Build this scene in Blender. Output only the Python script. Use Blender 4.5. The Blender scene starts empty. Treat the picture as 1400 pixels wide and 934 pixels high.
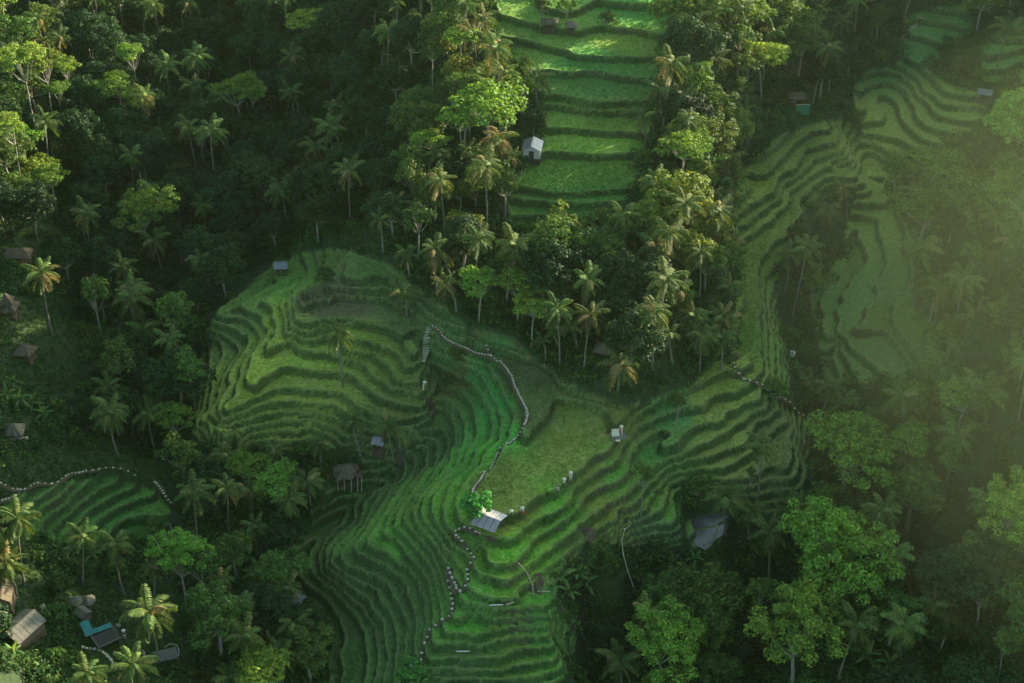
import bpy, bmesh, math, random
import numpy as np
from mathutils import Vector, Matrix
rng = np.random.default_rng(7); random.seed(7)
R = math.radians
S = bpy.context.scene
COL = S.collection
# ---------------------------------------------------------------- camera
CH, PITCH, FPX = 166.0, R(38), 2300.0
cam = bpy.data.objects.new('camera', bpy.data.cameras.new('camera')); COL.objects.link(cam)
cam.location = (0, 0, CH); cam.rotation_euler = (R(90) - PITCH, 0, 0)
cam.data.sensor_width = 36; cam.data.lens = 36 * FPX / 1400
cam.data.clip_start = 1; cam.data.clip_end = 6000
S.camera = cam
# ---------------------------------------------------------------- sky, sun, exposure
SUN_EL, SUN_AZ = R(12.8), R(50)          # azimuth clockwise from +Y
w = bpy.data.worlds.new("World"); S.world = w; w.use_nodes = True
nt = w.node_tree; bg = nt.nodes['Background']
sky = nt.nodes.new('ShaderNodeTexSky'); sky.sky_type = 'NISHITA'; sky.sun_disc = False
sky.sun_elevation = SUN_EL; sky.sun_rotation = SUN_AZ; sky.altitude = 600
sky.dust_density = 2.0
wb = nt.nodes.new('ShaderNodeMix'); wb.data_type = 'RGBA'; wb.blend_type = 'MULTIPLY'; wb.inputs[0].default_value = 1; wb.inputs[7].default_value = (.90, 1.0, .82, 1)
nt.links.new(sky.outputs[0], wb.inputs[6]); nt.links.new(wb.outputs[2], bg.inputs[0]); bg.inputs[1].default_value = 0.12
sl = bpy.data.lights.new('sun', 'SUN'); sl.energy = 5.0; sl.angle = R(0.5); sl.color = (1.0, .87, .60)
sun = bpy.data.objects.new('sun', sl); COL.objects.link(sun)
SD = Vector((math.sin(SUN_AZ) * math.cos(SUN_EL), math.cos(SUN_AZ) * math.cos(SUN_EL), math.sin(SUN_EL)))
sun.rotation_euler = SD.to_track_quat('Z', 'Y').to_euler(); sun.location = (150, 200, 200)
S.view_settings.view_transform = 'Standard'; S.view_settings.look = 'None'
HAZE, HAZE_G = .000055, .8
MIST, MISTS = .00042, [((90, 156, 44), (50, 50, 33)), ((102, 162, 40), (72, 66, 36))]
S.view_settings.exposure = 2.45; S.view_settings.gamma = 1
S.render.engine = 'CYCLES'
S.cycles.max_bounces = 6; S.cycles.transparent_max_bounces = 4; S.cycles.volume_bounces = 0
# ---------------------------------------------------------------- camera maths used to survey the ground
cp, sp_ = math.cos(PITCH), math.sin(PITCH)
def ray(px, py):
    a, b = (px - 700) / FPX, (py - 467) / FPX
    return a, cp - b * sp_, -sp_ - b * cp
def at(px, py, z):
    dx, dy, dz = ray(px, py); t = (z - CH) / dz
    return dx * t, dy * t
def proj(x, y, z):
    z = z - CH
    d = y * cp - z * sp_; u = y * sp_ + z * cp
    return 700 + FPX * x / d, 467 - FPX * u / d
STEP = 1.05
# ---------------------------------------------------------------- terrace edges: level, points surveyed along the lip of each bank
def P(s): return [tuple(map(float, q.split(','))) for q in s.split()]
LIPS = [
 # bowl on the left
 (3,'410,400 462,392 500,394 530,397 570,415 600,437'),
 (2,'405,408 440,402 500,404 540,412 580,432 590,442'),
 (1,'401,413 402,436 415,440 440,439 464,436 497,440 532,447 549,457 565,467 575,479'),
 (0,'389,412 393,436 393,450 425,451 459,449 469,450 479,457 497,465 515,473 532,477 545,484 551,497'),
 (-1,'383,412 388,436 389,456 412,456 439,455 462,464 474,479 489,484 509,486 525,495 536,508 540,518 556,522 577,522'),
 (-2,'360,414 370,425 376,442 375,453 366,465 361,478 372,476 383,472 400,468 409,479 430,481 446,481 470,491 490,497 512,513 530,528 550,534 577,536'),
 (-3,'339,425 356,433 366,447 364,460 352,476 343,484 337,503 334,517 339,525 346,526 355,521 360,517 369,510 385,503 411,503 440,506 459,508 472,513 484,516 497,527 509,537 520,543 538,551 565,556 583,552'),
 (-4,'322,432 340,440 350,453 355,467 345,480 333,492 326,510 321,525 322,540 312,552 309,564 317,562 327,556 340,548 355,541 369,534 383,531 398,529 425,531 459,534 470,538 483,548 497,557 512,566 530,570 560,570 585,563'),
 (-5,'300,446 316,449 329,459 335,470 331,483 320,497 314,512 316,530 305,545 298,560 296,575 302,583 322,583 327,577 340,564 352,556 363,551 378,549 403,549 428,551 459,552 470,558 485,567 510,580 539,583 562,584 571,580 592,573'),
 (-6,'285,448 296,452 308,462 320,468 325,480 318,490 309,500 306,520 299,535 294,552 290,568 288,580 300,587 325,587 334,577 346,570 360,566 375,566 389,564 403,564 432,562 455,568 480,583'),
 (-7,'281,452 288,458 300,466 302,484 294,505 291,522 290,540 286,560 279,576 290,590 320,590 345,583 358,583 368,579 382,579 393,576 412,574 432,574 450,582 475,598'),
 (-8,'275,457 280,470 285,490 284,515 281,540 276,560 268,576 275,592 310,595 350,590 379,591 389,592 403,592 413,587 432,583 445,592 465,608'),
 (-9,'265,590 318,617 335,609 353,600 380,598 400,603 430,600 450,612'),
 (-4,'285,438 310,415 345,392 372,374'), (-5,'275,445 300,414 340,384 365,368'), (-3,'318,422 345,405 375,388 400,376'), (-2,'352,412 385,396 415,382'),
 # the spur with the path
 (1,'752,530 757,545 752,560 743,574 732,592 712,600 716,585 718,567 706,535 697,512 680,490 668,487 640,482 612,468 600,453 592,449'),
 (0,'583,462 600,470 622,482 650,493 670,500 684,520 692,545 703,570 697,595 683,616 670,640 655,657 645,672 645,686 655,702 690,708 714,700 740,680 764,669 790,645 807,629 829,620 838,606 850,597 866,577 885,566 900,549 929,536 953,527 984,508 988,490'),
 (-1,'583,478 600,484 630,493 655,505 668,525 675,548 686,573 683,600 660,618 650,640 638,655 628,668 625,690 632,712 648,726 672,733 690,738 703,734 716,722 732,714 759,702 776,688 783,671 805,655 820,646 839,632 845,618 855,605 866,587 880,573 900,567 925,564 947,557 967,553 977,543 986,539 1000,537 1019,529'),
 (-2,'583,500 605,508 630,515 648,525 658,540 666,556 677,577 672,598 654,612 640,635 622,652 612,668 606,690 610,712 618,727 630,735 645,738 658,741 664,752 664,765 672,771 689,772 706,766 718,755 732,740 758,722 775,710 790,699 802,679 815,667 833,662 849,655 859,639 864,617 883,597 898,588 915,590 930,594 943,590 957,582 972,579 986,579 992,569 995,562 1009,559 1019,549 1036,545'),
 (-3,'590,520 610,528 630,538 642,550 650,575 651,598 640,615 626,640 608,655 598,670 592,690 597,712 610,735 632,752 645,768 649,782 663,785 686,793 703,791 719,783 732,768 755,748 775,735 795,715 820,695 850,680 880,650 900,637 924,626 943,617 957,607 972,602 986,593 1000,585 1015,576 1024,568 1048,556 1049,545'),
 (-4,'598,546 612,548 625,558 634,575 637,597 630,615 618,640 600,658 585,677 576,697 583,715 600,735 620,760 633,785 640,805 660,813 682,819 696,818 725,812 740,790 765,765 790,742 820,722 850,705 875,680 895,658 920,640 943,627 966,626 983,619 1000,613 1019,607 1027,592 1034,580 1048,567 1069,562'),
 (-5,'596,560 612,563 621,580 624,600 617,615 608,638 592,657 577,677 566,697 572,717 590,738 608,765 622,795 629,827 642,824 652,827 669,829 689,827 708,822 732,813'),
 (-5,'880,700 890,672 908,655 930,645 977,640 992,637 1003,633 1015,624 1030,617 1045,600 1062,580 1074,578'),
 (-6,'590,574 603,584 611,600 611,615 603,632 586,655 570,677 556,697 556,715 575,738 592,765 606,795 614,820 626,832 650,834 690,836 735,824'),
 (-6,'985,656 1015,656 1035,652 1045,642 1059,636 1078,640 1085,620 1082,590'),
 (-7,'575,594 590,598 598,610 594,630 577,655 560,678 543,702 540,722 556,738 575,757 590,778 597,800 601,830 602,852 603,864 612,867 635,866 649,870 666,865 700,857 740,855 770,845'),
 (-7,'870,726 893,717 905,714 921,713 927,706 922,690 920,668 930,655'),
 (-8,'555,606 575,609 582,619 582,635 570,655 550,680 530,705 523,728 540,735 552,745 572,765 585,785 588,815 588,845 588,868 596,882 617,881 640,880 652,882 690,873 720,872 752,868'),
 (-9,'522,623 545,617 562,622 568,634 558,656 541,677 520,707 508,733 505,746 523,755 553,777 570,797 577,815 580,843 578,868 580,888 590,902 610,899 640,903 680,896 710,889 757,880'),
 (-10,'503,638 525,629 545,629 553,640 546,658 534,672 518,697 504,720 492,740 492,755 510,765 529,772 543,785 558,802 563,825 566,845 567,868 568,890 573,911 588,917 620,914 660,918 700,912 760,898'),
 (-11,'487,653 510,642 530,639 539,649 533,662 522,672 510,692 500,715 482,738 470,755 470,769 486,776 509,786 526,796 542,816 551,836 556,852 553,870 552,892 552,912 565,928 640,931 720,928 770,914'),
 (-12,'468,671 490,658 512,650 526,657 520,668 511,670 498,690 491,712 470,735 455,752 452,768 462,783 486,793 508,803 525,822 535,842 540,870 540,900 540,932'),
 (-13,'447,694 465,682 485,670 501,670 486,690 480,712 460,733 445,752 443,772 469,797 486,807 503,820 513,836 521,850 526,872 529,890 528,908 525,932'),
 (-14,'427,719 440,706 460,697 475,694 468,710 448,733 435,752 433,775 450,795 473,808 485,822 498,838 508,852 513,868 517,888 516,910 513,932'),
 (-15,'408,751 425,738 439,733 429,750 424,775 440,800 462,815 480,832 490,850 498,868 503,890 502,925'),
 (-16,'404,780 412,792 426,805 445,822 459,840 468,860 470,875 466,892 465,930'),
 (-17,'420,850 436,862 446,872 453,882 449,902 449,930'),
 # fields on the upper ridge
 (9,'700,272 740,275 800,278 850,276'), (10,'703,257 730,258 760,262 800,262 845,260'),
 (11,'750,206 790,208 830,211 872,208'), (12,'746,174 790,176 830,178 880,181'),
 (13,'735,142 760,144 790,148 830,150 885,150'), (14,'736,130 774,130 796,137 820,139 850,136 880,138'),
 (15,'744,96 780,98 820,98 850,103 886,108'), (16,'690,53 735,60 780,68 790,76 850,77 900,77'),
 (17,'682,18 740,36 790,42 800,38 840,38 920,48'), (18,'700,-16 800,-2 860,4 920,10'),
 # right valley, near bank
 (3,'1010,237 1027,236 1046,239 1062,222 1078,208 1090,190 1110,180 1135,176'),
 (2,'1003,297 1023,287 1042,274 1056,263 1060,250 1068,240 1090,228 1098,215 1100,205 1130,195'),
 (1,'1008,311 1026,304 1043,290 1062,276 1069,263 1075,250 1100,238 1110,222 1125,215 1150,207'),
 (0,'1004,509 1004,480 1003,460 1008,440 1012,400 1010,370 1010,337 1023,323 1043,310 1057,301 1061,291 1075,281 1079,262 1095,250 1113,238 1130,230 1160,228'),
 (-1,'1042,512 1043,466 1041,423 1039,389 1036,365 1040,353 1060,329 1080,323 1086,313 1093,295 1094,279 1103,265 1120,252'),
 (-2,'1048,512 1050,466 1047,430 1046,400 1048,380 1062,358 1080,345 1100,325 1110,300'),
 (-3,'1058,515 1060,480 1055,440 1055,410 1060,385 1075,372 1095,350'),
 (-4,'1068,515 1070,490 1062,450 1062,420 1070,395'), (-6,'1075,505 1078,480 1070,460'),
 # right valley, far bank
 (-7,'1118,407 1117,421 1123,434 1127,457 1136,470 1149,478'),
 (-6,'1169,313 1180,337 1186,356 1167,376 1149,403 1146,420 1148,443 1150,457 1172,480 1192,495 1208,513'),
 (-5,'1200,300 1198,314 1206,332 1212,362 1199,390 1198,407 1186,419 1186,436 1195,450 1218,453 1222,464 1243,492 1255,522'),
 (-4,'1245,380 1237,400 1224,411 1219,428 1224,448 1242,473 1260,498 1277,520'),
 (-8,'1108,410 1108,440 1115,470 1128,487'), (-9,'1140,482 1133,490 1128,505 1126,522'),
 (1,'1205,112 1225,115 1240,130 1250,150 1258,163 1269,173 1291,180 1312,189'),
 (0,'1208,128 1225,140 1233,158 1239,169 1249,180 1266,192 1289,199'),
 (-1,'1193,183 1226,189 1240,195 1255,203'), (-2,'1186,196 1202,202 1220,217 1229,223'),
 (-3,'1183,204 1202,214 1224,231'), (-4,'1182,242 1206,249'),
 (2,'1209,97 1233,101 1248,115 1260,135 1281,156 1308,164 1335,168'),
 (3,'1235,92 1252,104 1262,122 1287,141 1308,145 1354,149'), (4,'1260,92 1274,104 1295,125 1335,132'),
 (5,'1345,95 1370,95 1400,85'), (6,'1350,78 1380,72 1400,66'),
]
PTS = [  # px, py, level
 (430,420,1.4),(480,418,1.4),(520,425,1.4),(550,437,1.4),(460,386,3.4),(510,386,3.4),(440,397,2.4),(500,399,2.4),(480,452,.4),(520,465,.4),(430,446,.4),(430,497,-2.6),(400,495,-2.6),(350,505,-2.6),(365,440,-2.4),(368,465,-2.3),(430,527,-3.6),(400,525,-3.6),(430,546,-4.6),
 (700,620,.4),(665,675,.4),(720,640,.4),(770,580,.4),(820,565,.5),(770,555,.5),(685,640,.4),(725,675,.35),(770,645,.35),(835,600,.4),(800,625,.4),(740,595,.45),(710,680,.35),
 (800,232,10.4),(760,240,10.4),(850,235,10.4),(800,192,11.4),(770,190,11.4),(860,192,11.4),(800,163,12.4),(760,162,12.4),(860,165,12.4),(800,120,14.4),(760,118,14.4),(860,124,14.4),(800,90,15.4),(760,88,15.4),(860,92,15.4),(800,60,16.4),(850,58,16.4),(730,45,16.4),(830,22,17.4),(780,-2,18.4),
 (1170,400,-5.6),(1205,430,-4.6),(1200,470,-5.6),(1165,430,-5.6),(1225,500,-5.5),(1185,375,-5.6),(1180,410,-5.6),(1200,350,-5.6),(1240,440,-3.6),(1252,470,-3.6),(1240,415,-3.6),(1228,350,-4.6),(1220,320,-4.6),(1265,440,-3.4),(1155,350,-6.6),(1140,420,-6.6),(1138,450,-6.5),
 (1030,440,-.6),(1025,480,-.6),(1020,400,-.6),(1025,360,-.4),
 (950,716,-9.6),(965,708,-9.6),(985,700,-9.6),(975,718,-9.6),(960,728,-9.6),(980,725,-9.6),(970,738,-9.6),(958,744,-9.6),
 (750,620,.5),(700,650,.45),(800,600,.5),(870,560,.6),(690,690,.3),(720,530,1.5),(735,500,1.6),(640,468,1.5),(950,515,1.0),
 (780,520,2.5),(860,545,2),(920,520,2),(960,490,1.5),(850,450,5),(780,450,4.5),(700,440,3.2),(920,440,4.2),(800,350,8),(740,330,7.5),(900,350,8),(960,400,3.5),
 (980,450,1.5),(985,360,3),(980,300,4.5),(930,250,10),(900,180,12),(960,150,12),(940,80,15.5),(1010,60,13),(1000,180,7.5),(1040,120,8),(1060,60,9),(1100,30,8),
 (1100,130,5),(1060,160,5.5),(1150,60,6),(1150,120,2.5),(1120,160,3.5),(1160,170,.5),(990,-30,16),
 (680,60,16),(640,100,14),(690,180,12),(680,250,10),(650,200,10),(620,300,7.5),(660,330,7.5),(580,350,6),(620,400,5),(560,370,5),(650,430,3.6),(690,465,2.6),
 (600,180,8),(560,100,8),(600,30,11),(560,250,5),(520,180,2),(500,100,3),(520,20,6),(500,300,2.5),(470,350,3),(440,370,0.5),(430,340,-1),(400,350,-3),(385,372,-2.5),
 (450,250,-3.5),(400,280,-6),(400,180,-5.5),(440,90,-3),(380,60,-4.5),(430,0,0),(330,370,-8.5),(290,400,-10),(280,350,-10.5),(320,250,-9),(320,150,-7.5),(300,60,-6),(340,-20,-6),
 (250,430,-11.3),(258,500,-11.8),(250,560,-12.5),(240,620,-13.2),(300,640,-12),(350,640,-11.6),(400,630,-10.8),(440,630,-10.4),(520,602,-7.6),(490,622,-9.6),(470,642,-10.6),(440,668,-11.8),(423,695,-12.9),(405,722,-14),(590,560,-4.9),(555,606,-7.9),
 (390,760,-15),(392,810,-16),(412,860,-16.8),(432,910,-17.5),(350,700,-13.5),(350,780,-14.6),(380,860,-15.8),(370,930,-16),(300,720,-13),(300,820,-13.5),(310,900,-13.5),
 (200,250,-8),(230,150,-6.5),(220,50,-4),(150,180,-5),(100,80,-1),(60,180,-2),(20,80,3),(20,250,0),(100,280,-6),(160,340,-8),(80,360,-5),(24,355,-1),(12,430,-2),(35,485,-3),(90,430,-6),
 (150,430,-9),(200,450,-10.5),(190,520,-11),(120,520,-8),(60,530,-5.5),(20,560,-4),(20,600,-4),(90,590,-7),(160,590,-11),(205,630,-12),(230,690,-12.6),
 (20,668,-5),(60,660,-6),(110,645,-8),(160,645,-9.5),(190,655,-11),(222,678,-12.2),(60,700,-8.5),(120,700,-11),(180,720,-13.5),(240,760,-13.2),(110,760,-11),(60,770,-9),(20,770,-7),
 (20,845,-5),(10,900,-3),(60,880,-6),(110,850,-8),(150,880,-9),(100,920,-6),(225,900,-10.5),(190,850,-10.5),(170,930,-8),(260,850,-13),(260,920,-12.5),
 (1085,470,-9),(1088,510,-9.5),(1085,430,-7.5),(1085,395,-6),(1105,355,-4.5),(1125,310,-3.8),(1140,265,-3.2),(1150,235,-2),(1170,210,-2),(1150,290,-4.5),(1160,350,-6.3),(1130,380,-7.3),
 (1100,560,-9.8),(1118,600,-10.5),(1095,610,-8.6),(1065,680,-8.8),(1040,690,-9),(1110,640,-10.6),(1090,720,-10.8),(1005,690,-8.9),(930,760,-11.2),(900,785,-12),(885,738,-8.5),(920,735,-8.8),
 (870,745,-8.8),(850,760,-9.6),(840,800,-11.3),(830,840,-13.5),(815,850,-14),(790,800,-9),(790,860,-12.5),(850,715,-6),(820,740,-6.6),(785,765,-7.2),(760,800,-7),(760,900,-14),(790,930,-16.5),(850,900,-17),
 (880,820,-14.8),(900,860,-16),(950,850,-15.5),(990,870,-15.5),(940,800,-14.2),(1000,760,-13.5),(1000,820,-14.6),(970,900,-16.5),(900,930,-18),
 (1170,560,-8),(1150,620,-10.5),(1200,540,-6),(1250,560,-5),(1200,640,-8.5),(1150,700,-11),(1100,760,-12.5),(1080,840,-13.5),(1060,920,-15),(1180,800,-10.5),(1170,900,-11.5),
 (1300,560,-2),(1300,650,-4),(1290,750,-6.5),(1280,850,-8),(1380,560,4),(1380,650,1.5),(1380,750,-2),(1380,850,-4),(1390,920,-5),(1290,930,-9),
 (1290,470,-2.5),(1260,440,-3.3),(1280,400,-1.5),(1320,420,1),(1380,420,6.5),(1300,330,0),(1260,320,-3),(1240,260,-3),(1300,240,.5),(1380,330,7),(1380,250,7),(1380,180,6),(1330,200,2.4),
 (1160,330,-6),(1180,150,1),(1200,160,.2),(1220,60,4.4),(1200,30,5.2),(1270,30,6),(1290,80,4.6),(1320,40,6),(1320,100,4.8),(1380,40,8),(1160,0,8),(1240,0,7.5),(1380,0,10),
 (1180,225,-3.4),(1190,236,-3.6),
 # beyond the picture
 (-80,100,9),(-80,350,4),(-80,600,2),(-80,850,2),(-60,1000,4),(-250,300,16),(-250,700,12),(-200,0,16),(200,-100,-3),(400,-100,3),(600,-100,14),(800,-90,21),(1000,-100,18),(1200,-100,11),(1400,-100,16),(50,-100,8),
 (200,1000,-9),(400,1010,-19.5),(480,1010,-17),(600,1010,-14.5),(750,1010,-18),(900,1010,-21),(1050,1010,-17),(1250,1010,-11),(1450,1010,-3),
 (1480,850,3),(1480,650,7),(1480,450,12),(1480,250,13),(1480,80,14),
]
PTSW = [(120,210,25.7),(150,170,22.9),(165,200,34.3),(165,240,41.5),(160,280,44.3),(155,320,45.8),(150,350,45.8),(165,380,48.6),(120,400,34.3),(80,420,31.5),(40,430,28.6),(165,430,48.6),(120,460,37.2),(0,460,25.7),(-60,440,14.3),(-120,430,20.0),(-165,400,28.6),(-165,300,22.9),(-165,200,17.2),(165,140,17.2),(130,330,35.8),(135,290,32.9)]  # unseen outer ground; right-hand ridge added and shaped to shade the valley
# ---------------------------------------------------------------- smooth level surface through the survey (thin-plate spline)
def resample(pts, d=13.0):
    out = [pts[0]]; 
    for a, b in zip(pts, pts[1:]):
        n = max(1, int(round(math.hypot(b[0]-a[0], b[1]-a[1]) / d)))
        for i in range(1, n + 1): out.append((a[0] + (b[0]-a[0])*i/n, a[1] + (b[1]-a[1])*i/n))
    return out
_c = []
for lv, s in LIPS:
    for px, py in resample(P(s)): _c.append((*at(px, py, lv * STEP), lv))
for px, py, lv in PTS: _c.append((*at(px, py, lv * STEP), lv))
_c += PTSW
_c = np.array(_c, float)
# thin out near duplicates
_keep = []; _seen = {}
for i, (x, y, l) in enumerate(_c):
    k = (round(x / 0.9), round(y / 0.9))
    if k in _seen: continue
    _seen[k] = 1; _keep.append(i)
_c = _c[_keep]
SC = 60.0
cx = (_c[:, :2] - [0, 240]) / SC
def tpsk(d2): return np.where(d2 > 1e-12, d2 * np.log(np.maximum(d2, 1e-12)), 0) * .5
N = len(cx)
D2 = ((cx[:, None, :] - cx[None]) ** 2).sum(-1)
K = tpsk(D2) + np.eye(N) * 1.2e-4
A = np.zeros((N + 3, N + 3)); A[:N, :N] = K; A[:N, N] = 1; A[:N, N+1:] = cx; A[N:, :N] = A[:N, N:].T
sol = np.linalg.solve(A, np.concatenate([_c[:, 2], np.zeros(3)]))
GX0, GX1, GY0, GY1, GS = -170, 170, 130, 470, 1.0
gx = np.arange(GX0, GX1 + GS, GS); gy = np.arange(GY0, GY1 + GS, GS)
XX, YY = np.meshgrid(gx, gy); q = np.stack([XX.ravel() / SC, (YY.ravel() - 240) / SC], 1)
LV = np.empty(len(q)); wts = sol[:N]; c32 = cx
for i in range(0, len(q), 4000):
    b = q[i:i+4000]
    d2 = (b*b).sum(1)[:, None] + (c32*c32).sum(1)[None] - 2 * b @ c32.T
    np.maximum(d2, 1e-9, out=d2); LV[i:i+4000] = (d2 * np.log(d2)) @ wts * .5 
LV += sol[N] + q @ sol[N+1:]
LV = LV.reshape(XX.shape)
print('control points', N, 'level range', LV.min(), LV.max())
LV = np.clip(LV, -27, 52)
def up2(a):      # cubic upsample by two along axis 0
    p = np.concatenate([a[:1], a, a[-1:]]); mid = (-p[:-3] + 9*p[1:-2] + 9*p[2:-1] - p[3:]) / 16
    o = np.empty((a.shape[0]*2 - 1,) + a.shape[1:]); o[0::2] = a; o[1::2] = mid; return o
LVF = up2(up2(LV).T).T; GF = GS / 2
GRAD = np.hypot(*np.gradient(LVF, GF))
def bil(F, x, y):
    u = np.clip((x - GX0) / GF, 0, F.shape[1] - 1.001); v = np.clip((y - GY0) / GF, 0, F.shape[0] - 1.001)
    i = u.astype(int); j = v.astype(int); fu = u - i; fv = v - j
    return (F[j, i]*(1-fu) + F[j, i+1]*fu)*(1-fv) + (F[j+1, i]*(1-fu) + F[j+1, i+1]*fu)*fv
# tiling value noise
_nz = [np.random.default_rng(100+i).random((256, 256)) for i in range(4)]
def vn(x, y, s, k=0):
    T = _nz[k % 4]; u = x / s + 17.3*k + 1000; v = y / s + 5.1*k + 1000
    i = np.floor(u).astype(int); j = np.floor(v).astype(int); fu = u - i; fv = v - j
    fu = fu*fu*(3-2*fu); fv = fv*fv*(3-2*fv); i0, i1, j0, j1 = i & 255, (i+1) & 255, j & 255, (j+1) & 255
    return ((T[j0, i0]*(1-fu) + T[j0, i1]*fu)*(1-fv) + (T[j1, i0]*(1-fu) + T[j1, i1]*fu)*fv) * 2 - 1
# ---------------------------------------------------------------- land use, outlined on the survey sheet
def fill(polys, W=1600, Hh=1134):
    m = np.zeros((Hh, W), bool); yy = np.arange(Hh) - 100
    for poly in polys:
        pts = P(poly); n = len(pts)
        for r, y in enumerate(yy):
            xs = []
            for i in range(n):
                (x0, y0), (x1, y1) = pts[i], pts[(i+1) % n]
                if (y0 <= y) != (y1 <= y): xs.append(x0 + (y - y0) * (x1 - x0) / (y1 - y0))
            xs.sort()
            for a, b in zip(xs[::2], xs[1::2]): m[r, max(0, int(a)+100):max(0, int(b)+100)] = True
    return m
def blur(m, n=2, r=3):
    a = m.astype(float)
    for _ in range(n):
        for ax in (0, 1):
            a = sum(np.roll(a, k, ax) for k in range(-r, r+1)) / (2*r+1)
    return a
CULT = ['262,600 268,560 272,500 278,452 300,420 345,385 375,358 420,345 470,340 520,352 545,372 580,400 640,448 700,468 750,500 790,532 850,552 900,545 950,520 985,490 1004,505 1030,525 1085,560 1110,575 1105,640 1085,700 1040,705 1005,690 935,660 930,712 935,745 870,748 800,745 762,790 760,830 790,870 775,925 760,950 400,950 445,930 448,860 405,800 395,760 430,690 470,650 500,625 470,612 400,612 300,612',
        '700,310 695,265 722,225 742,190 742,130 735,95 690,80 670,20 680,-40 930,-40 922,40 895,110 890,150 885,200 868,250 850,300',
        '1000,520 1003,440 1012,380 1000,310 1005,240 1060,185 1120,165 1160,165 1175,190 1180,250 1150,262 1105,275 1095,310 1085,345 1070,360 1062,400 1072,450 1080,490 1080,540 1040,528',
        '1106,400 1140,360 1160,300 1175,250 1180,180 1165,120 1200,85 1250,85 1290,110 1340,125 1350,150 1330,175 1300,200 1235,215 1222,250 1210,280 1240,300 1255,350 1250,400 1285,470 1290,530 1240,525 1200,520 1130,525 1118,470',
        '1345,110 1340,60 1400,20 1420,110','938,712 955,700 990,690 998,712 985,735 970,752 950,748 940,730','1235,86 1236,18 1318,4 1332,45 1292,62 1282,86',
        '-10,694 40,672 75,657 150,650 215,672 236,700 205,735 150,748 100,748 50,738 -10,745']
MASK = blur(fill(CULT))
def mask_at(M, x, y, z):
    px, py = proj(x, y, z)
    i = np.clip(px + 100, 0, 1599).astype(int); j = np.clip(py + 100, 0, 1133).astype(int)
    return M[j, i]
def ss(a, b, x): t = np.clip((x - a) / (b - a), 0, 1); return t*t*(3-2*t)
def ground(x, y, full=False):
    x = np.asarray(x, float); y = np.asarray(y, float)
    wx = x + .38*vn(x, y, 3.1, 0) + .18*vn(x, y, 1.1, 1); wy = y + .38*vn(x, y, 3.1, 2) + .18*vn(x, y, 1.1, 3)
    s = bil(LVF, wx, wy) + .06*vn(x, y, 9, 3); g = np.clip(bil(GRAD, wx, wy), .01, 2.5)
    base = bil(LVF, x, y) * STEP
    m = mask_at(MASK, x, y, base); m = ss(.25, .75, m)
    dl = np.clip((.36 + .22*vn(x, y, 6, 1)) * g, .04, .5)
    k = np.floor(s + dl); f = s + dl - k
    ris = f < dl
    t = np.clip(f / dl, 0, 1)
    jt = lambda kk: kk + 0.16*vn(x + kk*31.7, y + kk*17.3, 34, 0)
    zt = np.where(ris, jt(k-1)*(1 - (ss(0, 1, t)*.6 + t*.4)) + jt(k)*(ss(0, 1, t)*.6 + t*.4), jt(k)) * STEP
    d = (f - dl) / g                                    # metres back from the lip
    lip = np.where(ris, 0, np.exp(-(d / .30) ** 2)) * .22
    foot = np.where(ris, 0, np.exp(-(((1 - f)/g)/.35) ** 2)) * .22 * ss(.5, 1.2, (1 - dl)/g)
    zt = zt - foot + lip + np.where(ris, .10 * vn(x, y, .55, 1) + .07*vn(x, y, .3, 2), .02 * vn(x, y, .5, 2))
    far = ss(150, 260, np.abs(x)) + ss(440, 560, y)
    zj = base + .9*vn(x, y, 11, 0) + .5*vn(x, y, 4, 1) + .25*vn(x, y, 1.3, 2) + .1*vn(x, y, .5, 3)
    out = np.maximum(np.abs(x) - 165, 0); 
    zj = zj + 6*vn(x, y, 60, 2) * np.clip(far, 0, 1) 
    z = zj*(1 - m) + zt*m
    if not full: return z
    return z, m, ris, d, k, f
def zg(x, y): return float(ground(np.array([x]), np.array([y]))[0])
def hit(px, py):                 # where the line of sight through a picture point meets the ground
    dx, dy, dz = ray(px, py); t = np.arange(150, 620, .4)
    g = ground(dx*t, dy*t); h = CH + dz*t - g
    i = int(np.argmax(h < 0)); 
    if i == 0: i = len(t) - 1
    a = h[i-1] / (h[i-1] - h[i] + 1e-9); tt = t[i-1] + a * .4
    return Vector((dx*tt, dy*tt, CH + dz*tt))
# ---------------------------------------------------------------- materials
def mat(name, rough=.9):
    m = bpy.data.materials.new(name); m.use_nodes = True
    b = m.node_tree.nodes['Principled BSDF']; b.inputs['Roughness'].default_value = rough
    b.inputs['Specular IOR Level'].default_value = .25
    return m, m.node_tree, b
def nd(nt, t, **kw):
    n = nt.nodes.new(t)
    for k, v in kw.items(): setattr(n, k, v)
    return n
def noise(nt, scale, detail=3, vec=None, rough=.6):
    n = nd(nt, 'ShaderNodeTexNoise'); n.inputs['Scale'].default_value = scale; n.inputs['Detail'].default_value = detail; n.inputs['Roughness'].default_value = rough
    if vec is not None: nt.links.new(vec, n.inputs['Vector'])
    return n
def ramp(nt, fac, stops):
    r = nd(nt, 'ShaderNodeValToRGB'); e = r.color_ramp.elements
    while len(e) < len(stops): e.new(.5)
    for q, (p, c) in zip(e, stops): q.position = p; q.color = (*c, 1) if len(c) == 3 else c
    nt.links.new(fac, r.inputs[0]); return r
def mulc(nt, a, b, fac=1.0, mode='MULTIPLY'):
    m = nd(nt, 'ShaderNodeMix', data_type='RGBA', blend_type=mode); m.inputs[0].default_value = fac
    nt.links.new(a, m.inputs[6]); nt.links.new(b, m.inputs[7]); return m.outputs[2]
def bump(nt, h, b, strength=.5, dist=.1):
    n = nd(nt, 'ShaderNodeBump'); n.inputs['Strength'].default_value = strength; n.inputs['Distance'].default_value = dist
    nt.links.new(h, n.inputs['Height']); nt.links.new(n.outputs[0], b.inputs['Normal'])
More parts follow.
